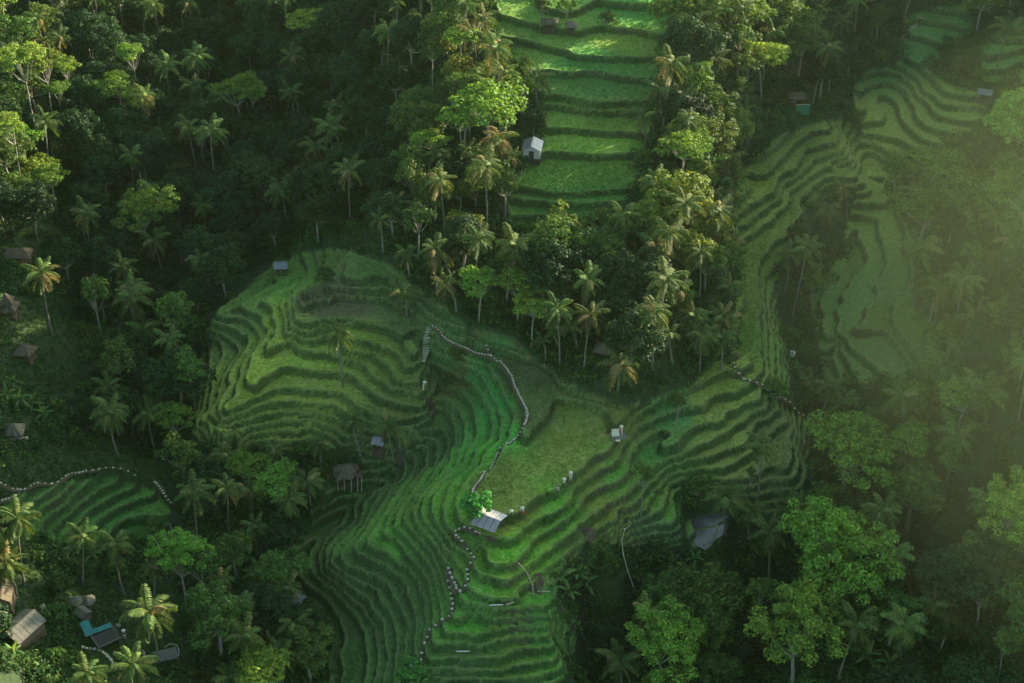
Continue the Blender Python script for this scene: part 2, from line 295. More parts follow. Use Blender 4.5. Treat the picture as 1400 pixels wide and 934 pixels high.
def ground_mat():
    m, nt, b = mat('earth_and_grass', .95)
    at_ = nd(nt, 'ShaderNodeAttribute', attribute_name='tint')
    geo = nd(nt, 'ShaderNodeNewGeometry')
    n1 = noise(nt, 1.6, 4, geo.outputs['Position']); n2 = noise(nt, 7.0, 2, geo.outputs['Position'], .7)
    r1 = ramp(nt, n1.outputs[0], [(.25, (.55, .6, .5)), (.75, (1.45, 1.35, 1.3))])
    r2 = ramp(nt, n2.outputs[0], [(.3, (.5, .5, .45)), (.7, (1.6, 1.55, 1.4))])
    c = mulc(nt, at_.outputs[0], r1.outputs[0]); c = mulc(nt, c, r2.outputs[0], .8)
    nt.links.new(c, b.inputs[0]); bump(nt, n2.outputs[0], b, .8, .25); return m
# ---------------------------------------------------------------- the ground sheet
def obj(name, verts, faces, m, parent=None, smooth=False):
    me = bpy.data.meshes.new(name); me.from_pydata(verts, [], faces); me.update()
    if m: me.materials.append(m)
    if smooth: me.polygons.foreach_set('use_smooth', [True]*len(me.polygons))
    o = bpy.data.objects.new(name, me); COL.objects.link(o)
    if parent: o.parent = parent
    return o
def grid_mesh(name, X, Y, Z):
    r, c = X.shape; me = bpy.data.meshes.new(name)
    me.vertices.add(r*c); me.vertices.foreach_set('co', np.stack([X, Y, Z], -1).astype(np.float32).ravel())
    idx = np.arange(r*c, dtype=np.int32).reshape(r, c)
    f = np.stack([idx[:-1, :-1], idx[:-1, 1:], idx[1:, 1:], idx[1:, :-1]], -1).reshape(-1, 4)
    me.loops.add(f.size); me.loops.foreach_set('vertex_index', f.ravel())
    me.polygons.add(len(f)); me.polygons.foreach_set('loop_start', np.arange(0, f.size, 4, dtype=np.int32))
    me.polygons.foreach_set('use_smooth', np.ones(len(f), bool)); me.update(); me.validate(); return me
ya = np.concatenate([np.linspace(-60, 140, 40)[:-1], np.arange(140, 150, 1.0), np.arange(150, 385, .27), np.arange(385, 470, .8), 470 * np.exp(np.linspace(0, 1.6, 60)[1:])])
ua = np.linspace(-.35, .35, 760); ua = np.concatenate([-(.35 + (np.linspace(1, 0, 45)[:-1])**2 * 3.2), ua, .35 + (np.linspace(0, 1, 45)[1:])**2 * 3.2])
YG = np.repeat(ya[:, None], len(ua), 1); XG = ua[None] * np.sqrt(np.maximum(YG, 60)**2 + CH**2) 
ZG, MG, RG, DG, KG, FG = ground(XG, YG, True)
# how each part of the land is planted: colour of the crop or cover, with some shade, at a surveyed spot
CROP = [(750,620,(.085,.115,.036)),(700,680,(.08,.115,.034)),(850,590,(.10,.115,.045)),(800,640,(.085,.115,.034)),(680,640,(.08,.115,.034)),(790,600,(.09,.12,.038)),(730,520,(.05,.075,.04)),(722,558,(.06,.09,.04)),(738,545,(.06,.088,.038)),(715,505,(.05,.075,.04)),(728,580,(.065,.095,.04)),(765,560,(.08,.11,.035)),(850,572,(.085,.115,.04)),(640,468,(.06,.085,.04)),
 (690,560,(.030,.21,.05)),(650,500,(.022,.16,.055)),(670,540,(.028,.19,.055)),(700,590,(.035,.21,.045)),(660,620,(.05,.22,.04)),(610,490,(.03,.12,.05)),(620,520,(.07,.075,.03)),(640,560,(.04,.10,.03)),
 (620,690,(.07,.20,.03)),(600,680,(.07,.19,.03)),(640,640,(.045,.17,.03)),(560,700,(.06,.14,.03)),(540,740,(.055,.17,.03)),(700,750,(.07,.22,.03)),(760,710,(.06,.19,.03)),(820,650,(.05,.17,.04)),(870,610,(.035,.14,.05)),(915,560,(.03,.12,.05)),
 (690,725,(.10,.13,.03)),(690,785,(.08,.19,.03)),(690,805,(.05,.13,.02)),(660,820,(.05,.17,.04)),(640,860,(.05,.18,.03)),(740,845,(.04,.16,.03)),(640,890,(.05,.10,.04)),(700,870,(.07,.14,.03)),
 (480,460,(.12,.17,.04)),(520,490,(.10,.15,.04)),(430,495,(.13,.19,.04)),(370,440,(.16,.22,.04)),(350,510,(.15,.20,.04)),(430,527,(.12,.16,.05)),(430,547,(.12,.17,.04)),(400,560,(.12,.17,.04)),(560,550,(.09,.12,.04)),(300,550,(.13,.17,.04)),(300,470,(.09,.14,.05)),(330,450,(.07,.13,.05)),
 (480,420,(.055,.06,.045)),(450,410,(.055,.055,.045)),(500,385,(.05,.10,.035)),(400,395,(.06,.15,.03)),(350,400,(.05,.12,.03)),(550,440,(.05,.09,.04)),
 (470,700,(.022,.058,.022)),(500,780,(.030,.068,.026)),(450,850,(.030,.052,.025)),(530,850,(.026,.072,.024)),(520,640,(.022,.058,.028)),(580,620,(.024,.068,.026)),(540,800,(.032,.075,.028)),(560,880,(.03,.08,.026)),  # left flank of the spur: crop colours darkened to include its shade
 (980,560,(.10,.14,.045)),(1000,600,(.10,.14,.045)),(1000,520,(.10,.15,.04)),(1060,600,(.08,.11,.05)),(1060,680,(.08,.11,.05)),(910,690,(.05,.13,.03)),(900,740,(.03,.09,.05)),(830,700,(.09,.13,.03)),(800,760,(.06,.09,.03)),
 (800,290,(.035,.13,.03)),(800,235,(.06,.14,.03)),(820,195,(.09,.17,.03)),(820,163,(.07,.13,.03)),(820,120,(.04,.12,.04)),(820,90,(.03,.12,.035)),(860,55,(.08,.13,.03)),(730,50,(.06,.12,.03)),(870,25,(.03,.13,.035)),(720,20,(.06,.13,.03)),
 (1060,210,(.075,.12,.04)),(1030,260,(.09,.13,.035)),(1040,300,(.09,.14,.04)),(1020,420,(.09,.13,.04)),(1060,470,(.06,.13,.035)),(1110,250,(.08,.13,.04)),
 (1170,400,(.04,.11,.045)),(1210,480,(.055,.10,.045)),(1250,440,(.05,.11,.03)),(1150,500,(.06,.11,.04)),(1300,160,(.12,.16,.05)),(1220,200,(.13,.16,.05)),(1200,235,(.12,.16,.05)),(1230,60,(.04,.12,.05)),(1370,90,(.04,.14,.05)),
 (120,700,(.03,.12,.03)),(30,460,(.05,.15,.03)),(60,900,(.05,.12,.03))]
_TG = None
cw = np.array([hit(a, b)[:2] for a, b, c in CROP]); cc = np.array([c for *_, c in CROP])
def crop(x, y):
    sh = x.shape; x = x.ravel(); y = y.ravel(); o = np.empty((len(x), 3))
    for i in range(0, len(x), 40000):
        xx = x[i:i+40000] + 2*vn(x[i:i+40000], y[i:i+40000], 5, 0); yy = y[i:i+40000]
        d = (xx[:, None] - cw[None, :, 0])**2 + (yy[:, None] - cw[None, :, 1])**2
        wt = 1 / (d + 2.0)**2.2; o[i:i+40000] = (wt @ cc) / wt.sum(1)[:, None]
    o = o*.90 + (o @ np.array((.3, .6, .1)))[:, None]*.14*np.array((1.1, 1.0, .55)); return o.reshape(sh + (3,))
core = (np.abs(ua) < .36)
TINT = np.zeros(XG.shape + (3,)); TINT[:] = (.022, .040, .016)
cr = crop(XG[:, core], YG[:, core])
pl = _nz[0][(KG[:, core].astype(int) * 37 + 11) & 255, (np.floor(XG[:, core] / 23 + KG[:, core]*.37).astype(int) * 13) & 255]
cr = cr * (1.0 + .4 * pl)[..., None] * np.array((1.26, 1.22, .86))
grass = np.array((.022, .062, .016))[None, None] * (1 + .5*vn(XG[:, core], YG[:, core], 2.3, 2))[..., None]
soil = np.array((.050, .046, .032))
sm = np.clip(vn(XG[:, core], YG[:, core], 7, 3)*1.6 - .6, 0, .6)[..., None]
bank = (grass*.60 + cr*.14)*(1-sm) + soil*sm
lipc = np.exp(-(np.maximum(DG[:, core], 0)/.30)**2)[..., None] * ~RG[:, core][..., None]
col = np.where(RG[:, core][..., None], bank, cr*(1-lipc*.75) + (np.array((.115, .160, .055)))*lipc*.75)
inner = np.clip((FG[:, core] - .93)/.05, 0, 1)[..., None] * ~RG[:, core][..., None]       # colour darkened along the ditch at the foot of the bank above
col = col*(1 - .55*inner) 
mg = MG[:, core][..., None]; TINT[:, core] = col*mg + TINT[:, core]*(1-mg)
me = grid_mesh('ground', XG, YG, ZG)
ta = me.color_attributes.new('tint', 'FLOAT_COLOR', 'POINT'); ta.data.foreach_set('color', np.concatenate([TINT, np.ones(XG.shape + (1,))], -1).astype(np.float32).ravel())
me.materials.append(ground_mat()); gnd = bpy.data.objects.new('ground', me); COL.objects.link(gnd); gnd['kind'] = 'structure'; gnd['label'] = 'hillsides and rice terraces stepping down into two gullies'
print('ground tris', len(me.polygons)*2)
# ---------------------------------------------------------------- plant materials
def leaf_mat(name, c1, c2, trans=.35, hue=.0, scale=.6):
    m, nt, b = mat(name, .7)
    oi = nd(nt, 'ShaderNodeObjectInfo'); geo = nd(nt, 'ShaderNodeNewGeometry')
    n1 = noise(nt, scale, 3, geo.outputs['Position'])
    r1 = ramp(nt, n1.outputs[0], [(.3, c1), (.7, c2)])
    hs = nd(nt, 'ShaderNodeHueSaturation')
    mr = nd(nt, 'ShaderNodeMapRange'); mr.inputs[3].default_value = .72; mr.inputs[4].default_value = 1.35
    mh = nd(nt, 'ShaderNodeMapRange'); mh.inputs[3].default_value = .475; mh.inputs[4].default_value = .52
    wn = nd(nt, 'ShaderNodeTexWhiteNoise', noise_dimensions='1D')
    nt.links.new(oi.outputs['Random'], mr.inputs[0]); nt.links.new(oi.outputs['Random'], wn.inputs['W']); nt.links.new(wn.outputs[0], mh.inputs[0])
    nt.links.new(mr.outputs[0], hs.inputs['Value']); nt.links.new(mh.outputs[0], hs.inputs['Hue']); nt.links.new(r1.outputs[0], hs.inputs['Color'])
    lr = ramp(nt, geo.outputs['Random Per Island'], [(0, (.55, .6, .6)), (.6, (1, 1, 1)), (1, (1.7, 1.6, 1.3))])
    c = mulc(nt, hs.outputs[0], lr.outputs[0])
    nt.links.new(c, b.inputs[0]); b.inputs['Specular IOR Level'].default_value = .15
    tr = nd(nt, 'ShaderNodeBsdfTranslucent'); tw = nd(nt, 'ShaderNodeRGB'); tw.outputs[0].default_value = (1.75, 1.35, .45, 1); nt.links.new(mulc(nt, c, tw.outputs[0]), tr.inputs[0])
    mx = nd(nt, 'ShaderNodeMixShader'); mx.inputs[0].default_value = trans
    nt.links.new(b.outputs[0], mx.inputs[1]); nt.links.new(tr.outputs[0], mx.inputs[2])
    nt.links.new(mx.outputs[0], nt.nodes['Material Output'].inputs[0]); return m
def rice_mat(name, gain):
    m, nt, b = mat(name, .6); a = nd(nt, 'ShaderNodeAttribute', attribute_name='tint', attribute_type='INSTANCER'); geo = nd(nt, 'ShaderNodeNewGeometry')
    lr = ramp(nt, geo.outputs['Random Per Island'], [(0, tuple(g*.7 for g in gain)), (1, tuple(g*1.5 for g in gain))]); c = mulc(nt, a.outputs[0], lr.outputs[0]); nt.links.new(c, b.inputs[0])
    tr = nd(nt, 'ShaderNodeBsdfTranslucent'); nt.links.new(c, tr.inputs[0]); mx = nd(nt, 'ShaderNodeMixShader'); mx.inputs[0].default_value = .3
    nt.links.new(b.outputs[0], mx.inputs[1]); nt.links.new(tr.outputs[0], mx.inputs[2]); nt.links.new(mx.outputs[0], nt.nodes['Material Output'].inputs[0]); return m
def plain(name, col, rough=.85, var=.35, scale=3, bmp=.3):
    m, nt, b = mat(name, rough); geo = nd(nt, 'ShaderNodeTexCoord')
    n1 = noise(nt, scale, 4, geo.outputs['Object'])
    r1 = ramp(nt, n1.outputs[0], [(.25, tuple(c*(1-var) for c in col)), (.75, tuple(min(1, c*(1+var)) for c in col))])
    nt.links.new(r1.outputs[0], b.inputs[0]); bump(nt, n1.outputs[0], b, bmp, .05); return m
M_BROAD = leaf_mat('broad_leaves', (.028, .070, .013), (.060, .115, .021))
M_BUSH = leaf_mat('bright_bush_leaves', (.028, .115, .022), (.052, .175, .032), .3)
M_DARK = leaf_mat('dark_leaves', (.008, .029, .010), (.017, .048, .015))  # dark leaf colour, also carries the shade of the left-hand valley
M_LIME = leaf_mat('light_leaves', (.066, .145, .018), (.115, .20, .028))
M_GOLD = leaf_mat('bamboo_leaves', (.070, .118, .018), (.125, .165, .032))
M_PALM = leaf_mat('palm_fronds', (.038, .078, .018), (.078, .115, .028), .3, scale=.35)
M_PALMY = leaf_mat('yellowing_palm_fronds', (.12, .11, .04), (.19, .155, .06), .3, scale=.35)
M_BANANA = leaf_mat('banana_leaves', (.05, .12, .03), (.09, .16, .05), .4)
M_SHRUB = leaf_mat('undergrowth_leaves', (.014, .050, .010), (.032, .090, .016))
M_RICE = rice_mat('rice_leaves', (1.1, 1.25, .9))
M_BANKG = leaf_mat('bank_grass', (.018, .056, .012), (.036, .088, .018), .3, scale=.25)
M_BARK = plain('pale_bark', (.16, .145, .115), scale=1.5)
M_PBARK = plain('palm_bark', (.115, .102, .08), scale=1.5)
# ---------------------------------------------------------------- plant shapes
def quads(me_name, c, u, v, m):
    n = len(c); V = np.stack([c-u-v*.55, c+u*.15-v, c+u+v*.1, c-u*.1+v], 1).reshape(-1, 3)
    me = bpy.data.meshes.new(me_name); me.vertices.add(4*n); me.vertices.foreach_set('co', V.astype(np.float32).ravel())
    me.loops.add(4*n); me.loops.foreach_set('vertex_index', np.arange(4*n, dtype=np.int32)); me.polygons.add(n)
    me.polygons.foreach_set('loop_start', np.arange(0, 4*n, 4, dtype=np.int32)); me.update(); me.validate(); me.materials.append(m); return me
def unit(a): return a / np.maximum(np.linalg.norm(a, axis=-1, keepdims=True), 1e-9)
def crown_clumps(seed, nc, rx, rz, z0, flat=1.0, rc=(.9, 1.7)):
    r = np.random.default_rng(seed); out = []; tries = 0
    lob = r.random(5) * 6.28
    while len(out) < nc and tries < 6000:
        tries += 1
        d = unit(r.normal(size=3)); 
        if d[2] < -.25: continue
        a = math.atan2(d[1], d[0]); k = 1 + .20*math.sin(2*a + lob[0]) + .17*math.sin(3*a + lob[1]) + .12*math.sin(5*a+lob[2])
        rad = r.uniform(.62, 1) if r.random() < .8 else r.uniform(.2, .6)
        p = np.array([d[0]*rx*k*rad, d[1]*rx*k*rad, z0 + d[2]*rz*rad*(1 + .2*math.sin(2*a+lob[3]))])
        rr = r.uniform(*rc)
        if all(np.linalg.norm((p-q)*[1, 1, 1.3]) > .62*(rr+s) for q, s in out): out.append((p, rr))
    return out
def leaves(name, clumps, per, size, m, seed, flat=.75, droop=0.0):
    r = np.random.default_rng(seed); C, U, W = [], [], []
    for p, rr in clumps:
        n = int(per * rr * rr); d = unit(r.normal(size=(n, 3))); d[:, 2] = np.where(d[:, 2] < -.3, -d[:, 2], d[:, 2])
        rad = rr * r.uniform(.55, 1.08, (n, 1)); c = p + d * rad * [1, 1, flat]
        nrm = unit(d + r.normal(size=(n, 3)) * .55 + [0, 0, .5]); t = unit(np.cross(nrm, r.normal(size=(n, 3)))); b = np.cross(nrm, t)
        s = size * r.uniform(.6, 1.35, (n, 1)); C.append(c); U.append(t*s + [0, 0, -droop]*s); W.append(b*s*.62)
    return quads(name, np.concatenate(C), np.concatenate(U), np.concatenate(W), m)
def tubes(name, lines, m, sides=6, parent=None):
    V, F = [], []
    for pts, rad in lines:
        pts = [Vector(p) for p in pts]; base = len(V); n = len(pts)
        for i, p in enumerate(pts):
            t = (pts[min(i+1, n-1)] - pts[max(i-1, 0)]).normalized(); a = t.cross(Vector((.3, .9, .2))).normalized(); b = t.cross(a); rr = rad[i] if hasattr(rad, '__len__') else rad
            for k in range(sides):
                q = 2*math.pi*k/sides; V.append(tuple(p + a*math.cos(q)*rr + b*math.sin(q)*rr))
        for i in range(n-1):
            for k in range(sides):
                k2 = (k+1) % sides; F.append((base+i*sides+k, base+i*sides+k2, base+(i+1)*sides+k2, base+(i+1)*sides+k))
        F.append(tuple(base + (n-1)*sides + k for k in range(sides)))
    me = bpy.data.meshes.new(name); me.from_pydata(V, [], F); me.update(); me.materials.append(m)
    me.polygons.foreach_set('use_smooth', [True]*len(me.polygons)); return me
def limbs(clumps, zf, r0, seed, lean=(0, 0)):
    """trunk from the ground to the fork, then limbs that reach into the clumps"""
    r = np.random.default_rng(seed); L = []
    top = Vector((lean[0], lean[1], zf)); mid = Vector((lean[0]*.35 + r.normal()*.12, lean[1]*.35, zf*.5))
    L.append(([(0, 0, -1.5), tuple(mid), tuple(top)], [r0*1.3, r0, r0*.8]))
    idx = sorted(range(len(clumps)), key=lambda i: -np.linalg.norm(clumps[i][0][:2]))[::max(1, len(clumps)//9)][:9]
    for i in idx:
        p = Vector(clumps[i][0]); m1 = top.lerp(p, .5) + Vector((0, 0, -.25 - .08*(p-top).length)) 
        L.append(([tuple(top - Vector((0, 0, r0*2))), tuple(m1), tuple(p)], [r0*.55, r0*.34, r0*.14]))
    return L
PROTO = {}
def proto(kind, m, n, **k):
    for i in range(n):
        sd = hash((kind, i)) if False else (sum(map(ord, kind))*31 + i*7)
        kk = dict(rx=4.2, rz=3.2, z0=8, zf=5.5, nc=42, per=62, size=.26, r0=.24, flat=.75, rc=(.9, 1.7), bark=M_BARK); kk.update(k)
        cl = crown_clumps(sd, kk['nc'], kk['rx'], kk['rz'], kk['z0'], rc=kk['rc'])
        cm = leaves(kind + '_crown', cl, kk['per'], kk['size'], m, sd+1, kk['flat'])
        ln = limbs(cl, kk['zf'], kk['r0'], sd+2, (rng.normal()*.5, rng.normal()*.5))
        tm = tubes(kind + '_trunk', ln, kk['bark'])
        PROTO.setdefault(kind, []).append((cm, tm, kk))
proto('broadleaf_tree', M_BROAD, 6, nc=36, rc=(.7, 1.6), size=.24)
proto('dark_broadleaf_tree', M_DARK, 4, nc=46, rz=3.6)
proto('spreading_tree', M_LIME, 3, rx=6.0, rz=3.4, z0=7.5, zf=4.5, nc=64, per=92, size=.21, rc=(.7, 1.35))
proto('umbrella_tree', M_LIME, 4, rx=4.4, rz=1.7, z0=12.5, zf=9.0, nc=34, per=60, size=.24, flat=.42, rc=(.8, 1.5), r0=.2)
proto('slender_tree', M_BROAD, 4, rx=2.4, rz=3.0, z0=9.5, zf=6.5, nc=18, per=60, size=.25, r0=.15, rc=(.7, 1.2))
proto('bamboo_clump', M_GOLD, 3, rx=3.8, rz=4.2, z0=6.0, zf=2.5, nc=60, per=75, size=.24, rc=(.7, 1.4), r0=.12)
proto('shrub', M_BROAD, 3, rx=1.5, rz=1.3, z0=1.0, zf=.6, nc=14, per=90, size=.2, rc=(.45, .8), r0=.07)
proto('bright_bush', M_BUSH, 2, rx=1.6, rz=1.5, z0=1.3, zf=.6, nc=24, per=150, size=.19, rc=(.45, .8), r0=.07)
# palm fronds
def frond_mesh(name, L, el, droop, m, seed, pairs=20, width=.95):
    r = random.Random(seed); V, F = [], []; n = 9; pts = []
    ang = el; p = Vector((0, 0, 0)); seg = L / n
    for i in range(n + 1):
        pts.append(p.copy()); p = p + Vector((math.cos(ang), 0, math.sin(ang))) * seg; ang -= droop * (1.1 + .5*i/n) / n
    def pos(t): i = min(int(t*n), n-1); return pts[i].lerp(pts[i+1], t*n - i)
    def q(a, b, c, d): k = len(V); V.extend(map(tuple, (a, b, c, d))); F.append((k, k+1, k+2, k+3))
    for i in range(n):
        w0, w1 = .055*(1-i/n)+.015, .055*(1-(i+1)/n)+.015
        q(pts[i]+Vector((0, w0, 0)), pts[i]-Vector((0, w0, 0)), pts[i+1]-Vector((0, w1, 0)), pts[i+1]+Vector((0, w1, 0)))
    for i in range(pairs):
        t = .14 + .86*i/pairs; a = pos(t); ln = width * (math.sin(math.pi*min(1, t*.8+.16))**.6) * r.uniform(.85, 1.1)
        for sgn in (-1, 1):
            dirv = Vector((.55, sgn*.85, -.12 - .30*r.random())).normalized(); tip = a + dirv*ln + Vector((0, 0, -.28*ln))
            wv = Vector((.085, 0, 0)); mid = a + dirv*ln*.5
            q(a - wv*.6, a + wv*.6, mid + wv + Vector((.02, 0, 0)), mid - wv); q(mid - wv, mid + wv, tip + wv*.25, tip - wv*.25)
    me = bpy.data.meshes.new(name); me.from_pydata(V, [], F); me.update(); me.materials.append(m); return me
FR = []   # (mesh, kind) from upright young leaves to hanging old ones
for i, (el, dr) in enumerate([(1.25, 1.0), (.95, 1.25), (.62, 1.35), (.30, 1.3), (-.05, 1.1), (-.5, .75)]):
    FR.append(frond_mesh('frond', 4.0, el, dr, M_PALM, i))
FRY = [frond_mesh('frond', 4.0, el, dr, M_PALMY, 20+i) for i, (el, dr) in enumerate([(1.2, 1.0), (.8, 1.3), (.3, 1.3), (-.5, .8), (-.95, .5)])]
def frond_plan(seed, n=18, old=0.0):
    r = random.Random(seed); out = []
    for i in range(n):
        t = i / (n - 1); k = min(5, int(t * 5.99)); y = r.random() < old
        mesh = (FRY[min(4, int(t*4.99))] if y else FR[k]); out.append((mesh, i * 2.39996 + r.uniform(-.25, .25), r.uniform(.82, 1.08), r.uniform(-.12, .12)))
    return out
def joined_crown(name, seed, n=17, old=0.0):
    bm = bmesh.new(); mats = []
    for mesh, yaw, sc, tilt in frond_plan(seed, n, old):
        t = bmesh.new(); t.from_mesh(mesh); t.transform(Matrix.Rotation(yaw, 4, 'Z') @ Matrix.Rotation(tilt, 4, 'X') @ Matrix.Scale(sc, 4))
        tm = bpy.data.meshes.new('tmp'); t.to_mesh(tm); t.free(); m = mesh.materials[0]
        if m not in mats: mats.append(m)
        n0 = len(bm.faces); bm.from_mesh(tm); bm.faces.ensure_lookup_table()
        for f in bm.faces[n0:]: f.material_index = mats.index(m)
        bpy.data.meshes.remove(tm)
    me = bpy.data.meshes.new(name); bm.to_mesh(me); bm.free()
    for m in mats: me.materials.append(m)
    return me
PCROWN = [joined_crown('palm_crown', 50+i, 16, (.0, .1, .25)[i]) for i in range(3)]
PTRUNK = []
for i, (h, ln) in enumerate([(9, .6), (11.5, 1.2), (14, .9), (12.5, -.9)]):
    PTRUNK.append((tubes('palm_trunk', [([(0, 0, -1.2), (0, 0, .3), (ln*.25, .1, h*.4), (ln*.7, .15, h*.75), (ln, .1, h)], [.26, .2, .15, .13, .12])], M_PBARK), h, ln))
def banana_leaf(name, L, el, droop, seed):
    r = random.Random(seed); V, F = [], []; n = 7; ang = el; p = Vector((0, 0, 0)); rows = []
    for i in range(n + 1):
        w = .34 * math.sin(math.pi * min(.97, .12 + .86*i/n)) ** .6 if i else .05
        rows.append((p.copy(), w)); p = p + Vector((math.cos(ang), 0, math.sin(ang))) * (L/n); ang -= droop/n
    for p, w in rows: V += [tuple(p + Vector((0, -w, -.35*w))), tuple(p), tuple(p + Vector((0, w, -.35*w)))]
    for i in range(n):
        for k in (0, 1): F.append((i*3+k, i*3+k+1, i*3+k+4, i*3+k+3))
    me = bpy.data.meshes.new(name); me.from_pydata(V, [], F); me.update(); me.materials.append(M_BANANA); return me
BL = [banana_leaf('leaf', 2.6, e, d, i) for i, (e, d) in enumerate([(1.35, .7), (1.1, 1.3), (.75, 1.5), (.35, 1.3)])]
# ---------------------------------------------------------------- placing plants
THINGS = []      # (object, family, look, px, py) for the labels
def empty(name, loc, rz=0, sc=1.0):
    o = bpy.data.objects.new(name, None); COL.objects.link(o); o.location = loc; o.rotation_euler = (0, 0, rz); o.scale = (sc, sc, sc) if not hasattr(sc, '__len__') else sc
    o.empty_display_size = .2; return o
def _unused(): pass
def child(name, me, parent, loc=(0, 0, 0), rot=(0, 0, 0), sc=1.0):
    o = bpy.data.objects.new(name, me); COL.objects.link(o); o.parent = parent; o.location = loc; o.rotation_euler = rot
    o.scale = (sc, sc, sc) if not hasattr(sc, '__len__') else sc; return o
def top_from_pix(base, px, py):
    """height above the base at which a point straight over it shows at picture row py"""
    lo, hi = 0, 40
    for _ in range(30):
        m = (lo+hi)/2
        if proj(base.x, base.y, base.z + m)[1] > py: lo = m
        else: hi = m
    return lo
def dist(v): return math.sqrt(v.x**2 + v.y**2 + (v.z-CH)**2)
def palm(cx, cy, dia, bx=None, by=None, old=.0, n=18, look=None, up=0):
    if bx is None: bx, by = cx + (700-cx)*-.0 - (cx-700)*.02*1.0, cy + dia*1.45
    b = hit(bx, by); d = dist(b); h = max(3.0, top_from_pix(b, cx, cy))
    hd = Vector((0, 0, h)); L = dia / 2 * d / FPX * 1.04; sc = L / 3.35
    X = (cx-700) / FPX * (b.y*cp - (b.z + h - CH)*sp_) - b.x        # sideways lean of the trunk
    X = max(-4, min(4, X)); top = Vector((X, 0, h)); k = random.uniform(-.5, .5)
    root = empty('coconut_palm', b)
    tm = tubes('trunk', [([(0, 0, -1.2), (0, 0, .2), (X*.22 + k*.5, k*.4, h*.35), (X*.6 + k*.6, k*.4, h*.72), tuple(top)], [.27, .21, .155, .13, .13])], M_PBARK, 6)
    child('trunk', tm, root)
    rz = random.uniform(0, 6.28)
    for mesh, yaw, s, tilt in frond_plan(random.randrange(9999), n, old):
        child('frond', mesh, root, top, (tilt, 0, yaw + rz), s*sc)
    lk = look or ('tall coconut palm' if h > 13 else 'short coconut palm' if h < 8 else 'coconut palm')
    THINGS.append((root, 'palm', lk, cx, cy)); return root
def tree(kind, cx, cy, wpx, bx=None, by=None, hpx=None, fam='tree', look='', name=None):
    """crown centre, crown width and optional foot of the trunk, all surveyed on the picture sheet"""
    cm, tm, kk = random.choice(PROTO[kind])
    guess = by is None
    if guess: bx = cx + (cx-700)*-.015; by = cy + wpx*(.75 if kind not in ('shrub', 'bright_bush') else .25) + (12 if kind not in ('shrub', 'bright_bush') else 0)
    b = hit(bx, by); d = dist(b); rx = wpx/2*d/FPX; s = rx / (kk['rx']*1.12)
    h = top_from_pix(b, cx, cy)                      # height of crown centre
    zs = h / kk['z0'] if h > .5 else s
    zs = min(max(zs, s*.55), s*2.0)
    root = empty(name or kind, b, 0, 1.0)
    # the trunk stretches to reach the crown, the crown keeps its own proportions
    X = (cx-700) / FPX * (b.y*cp - (b.z + h - CH)*sp_) - b.x; X = max(-3, min(3, X))
    rz = random.uniform(0, 6.28)
    t = child('trunk', tm, root, (0, 0, 0), (0, 0, rz), (s, s, zs))
    c = child('crown', cm, root, (X*.0, 0, (zs-s)*kk['z0']*.92), (0, 0, rz), s)
    root.location.x += X*.5
    THINGS.append((root, fam, look or kind.replace('_', ' '), cx, cy)); return root
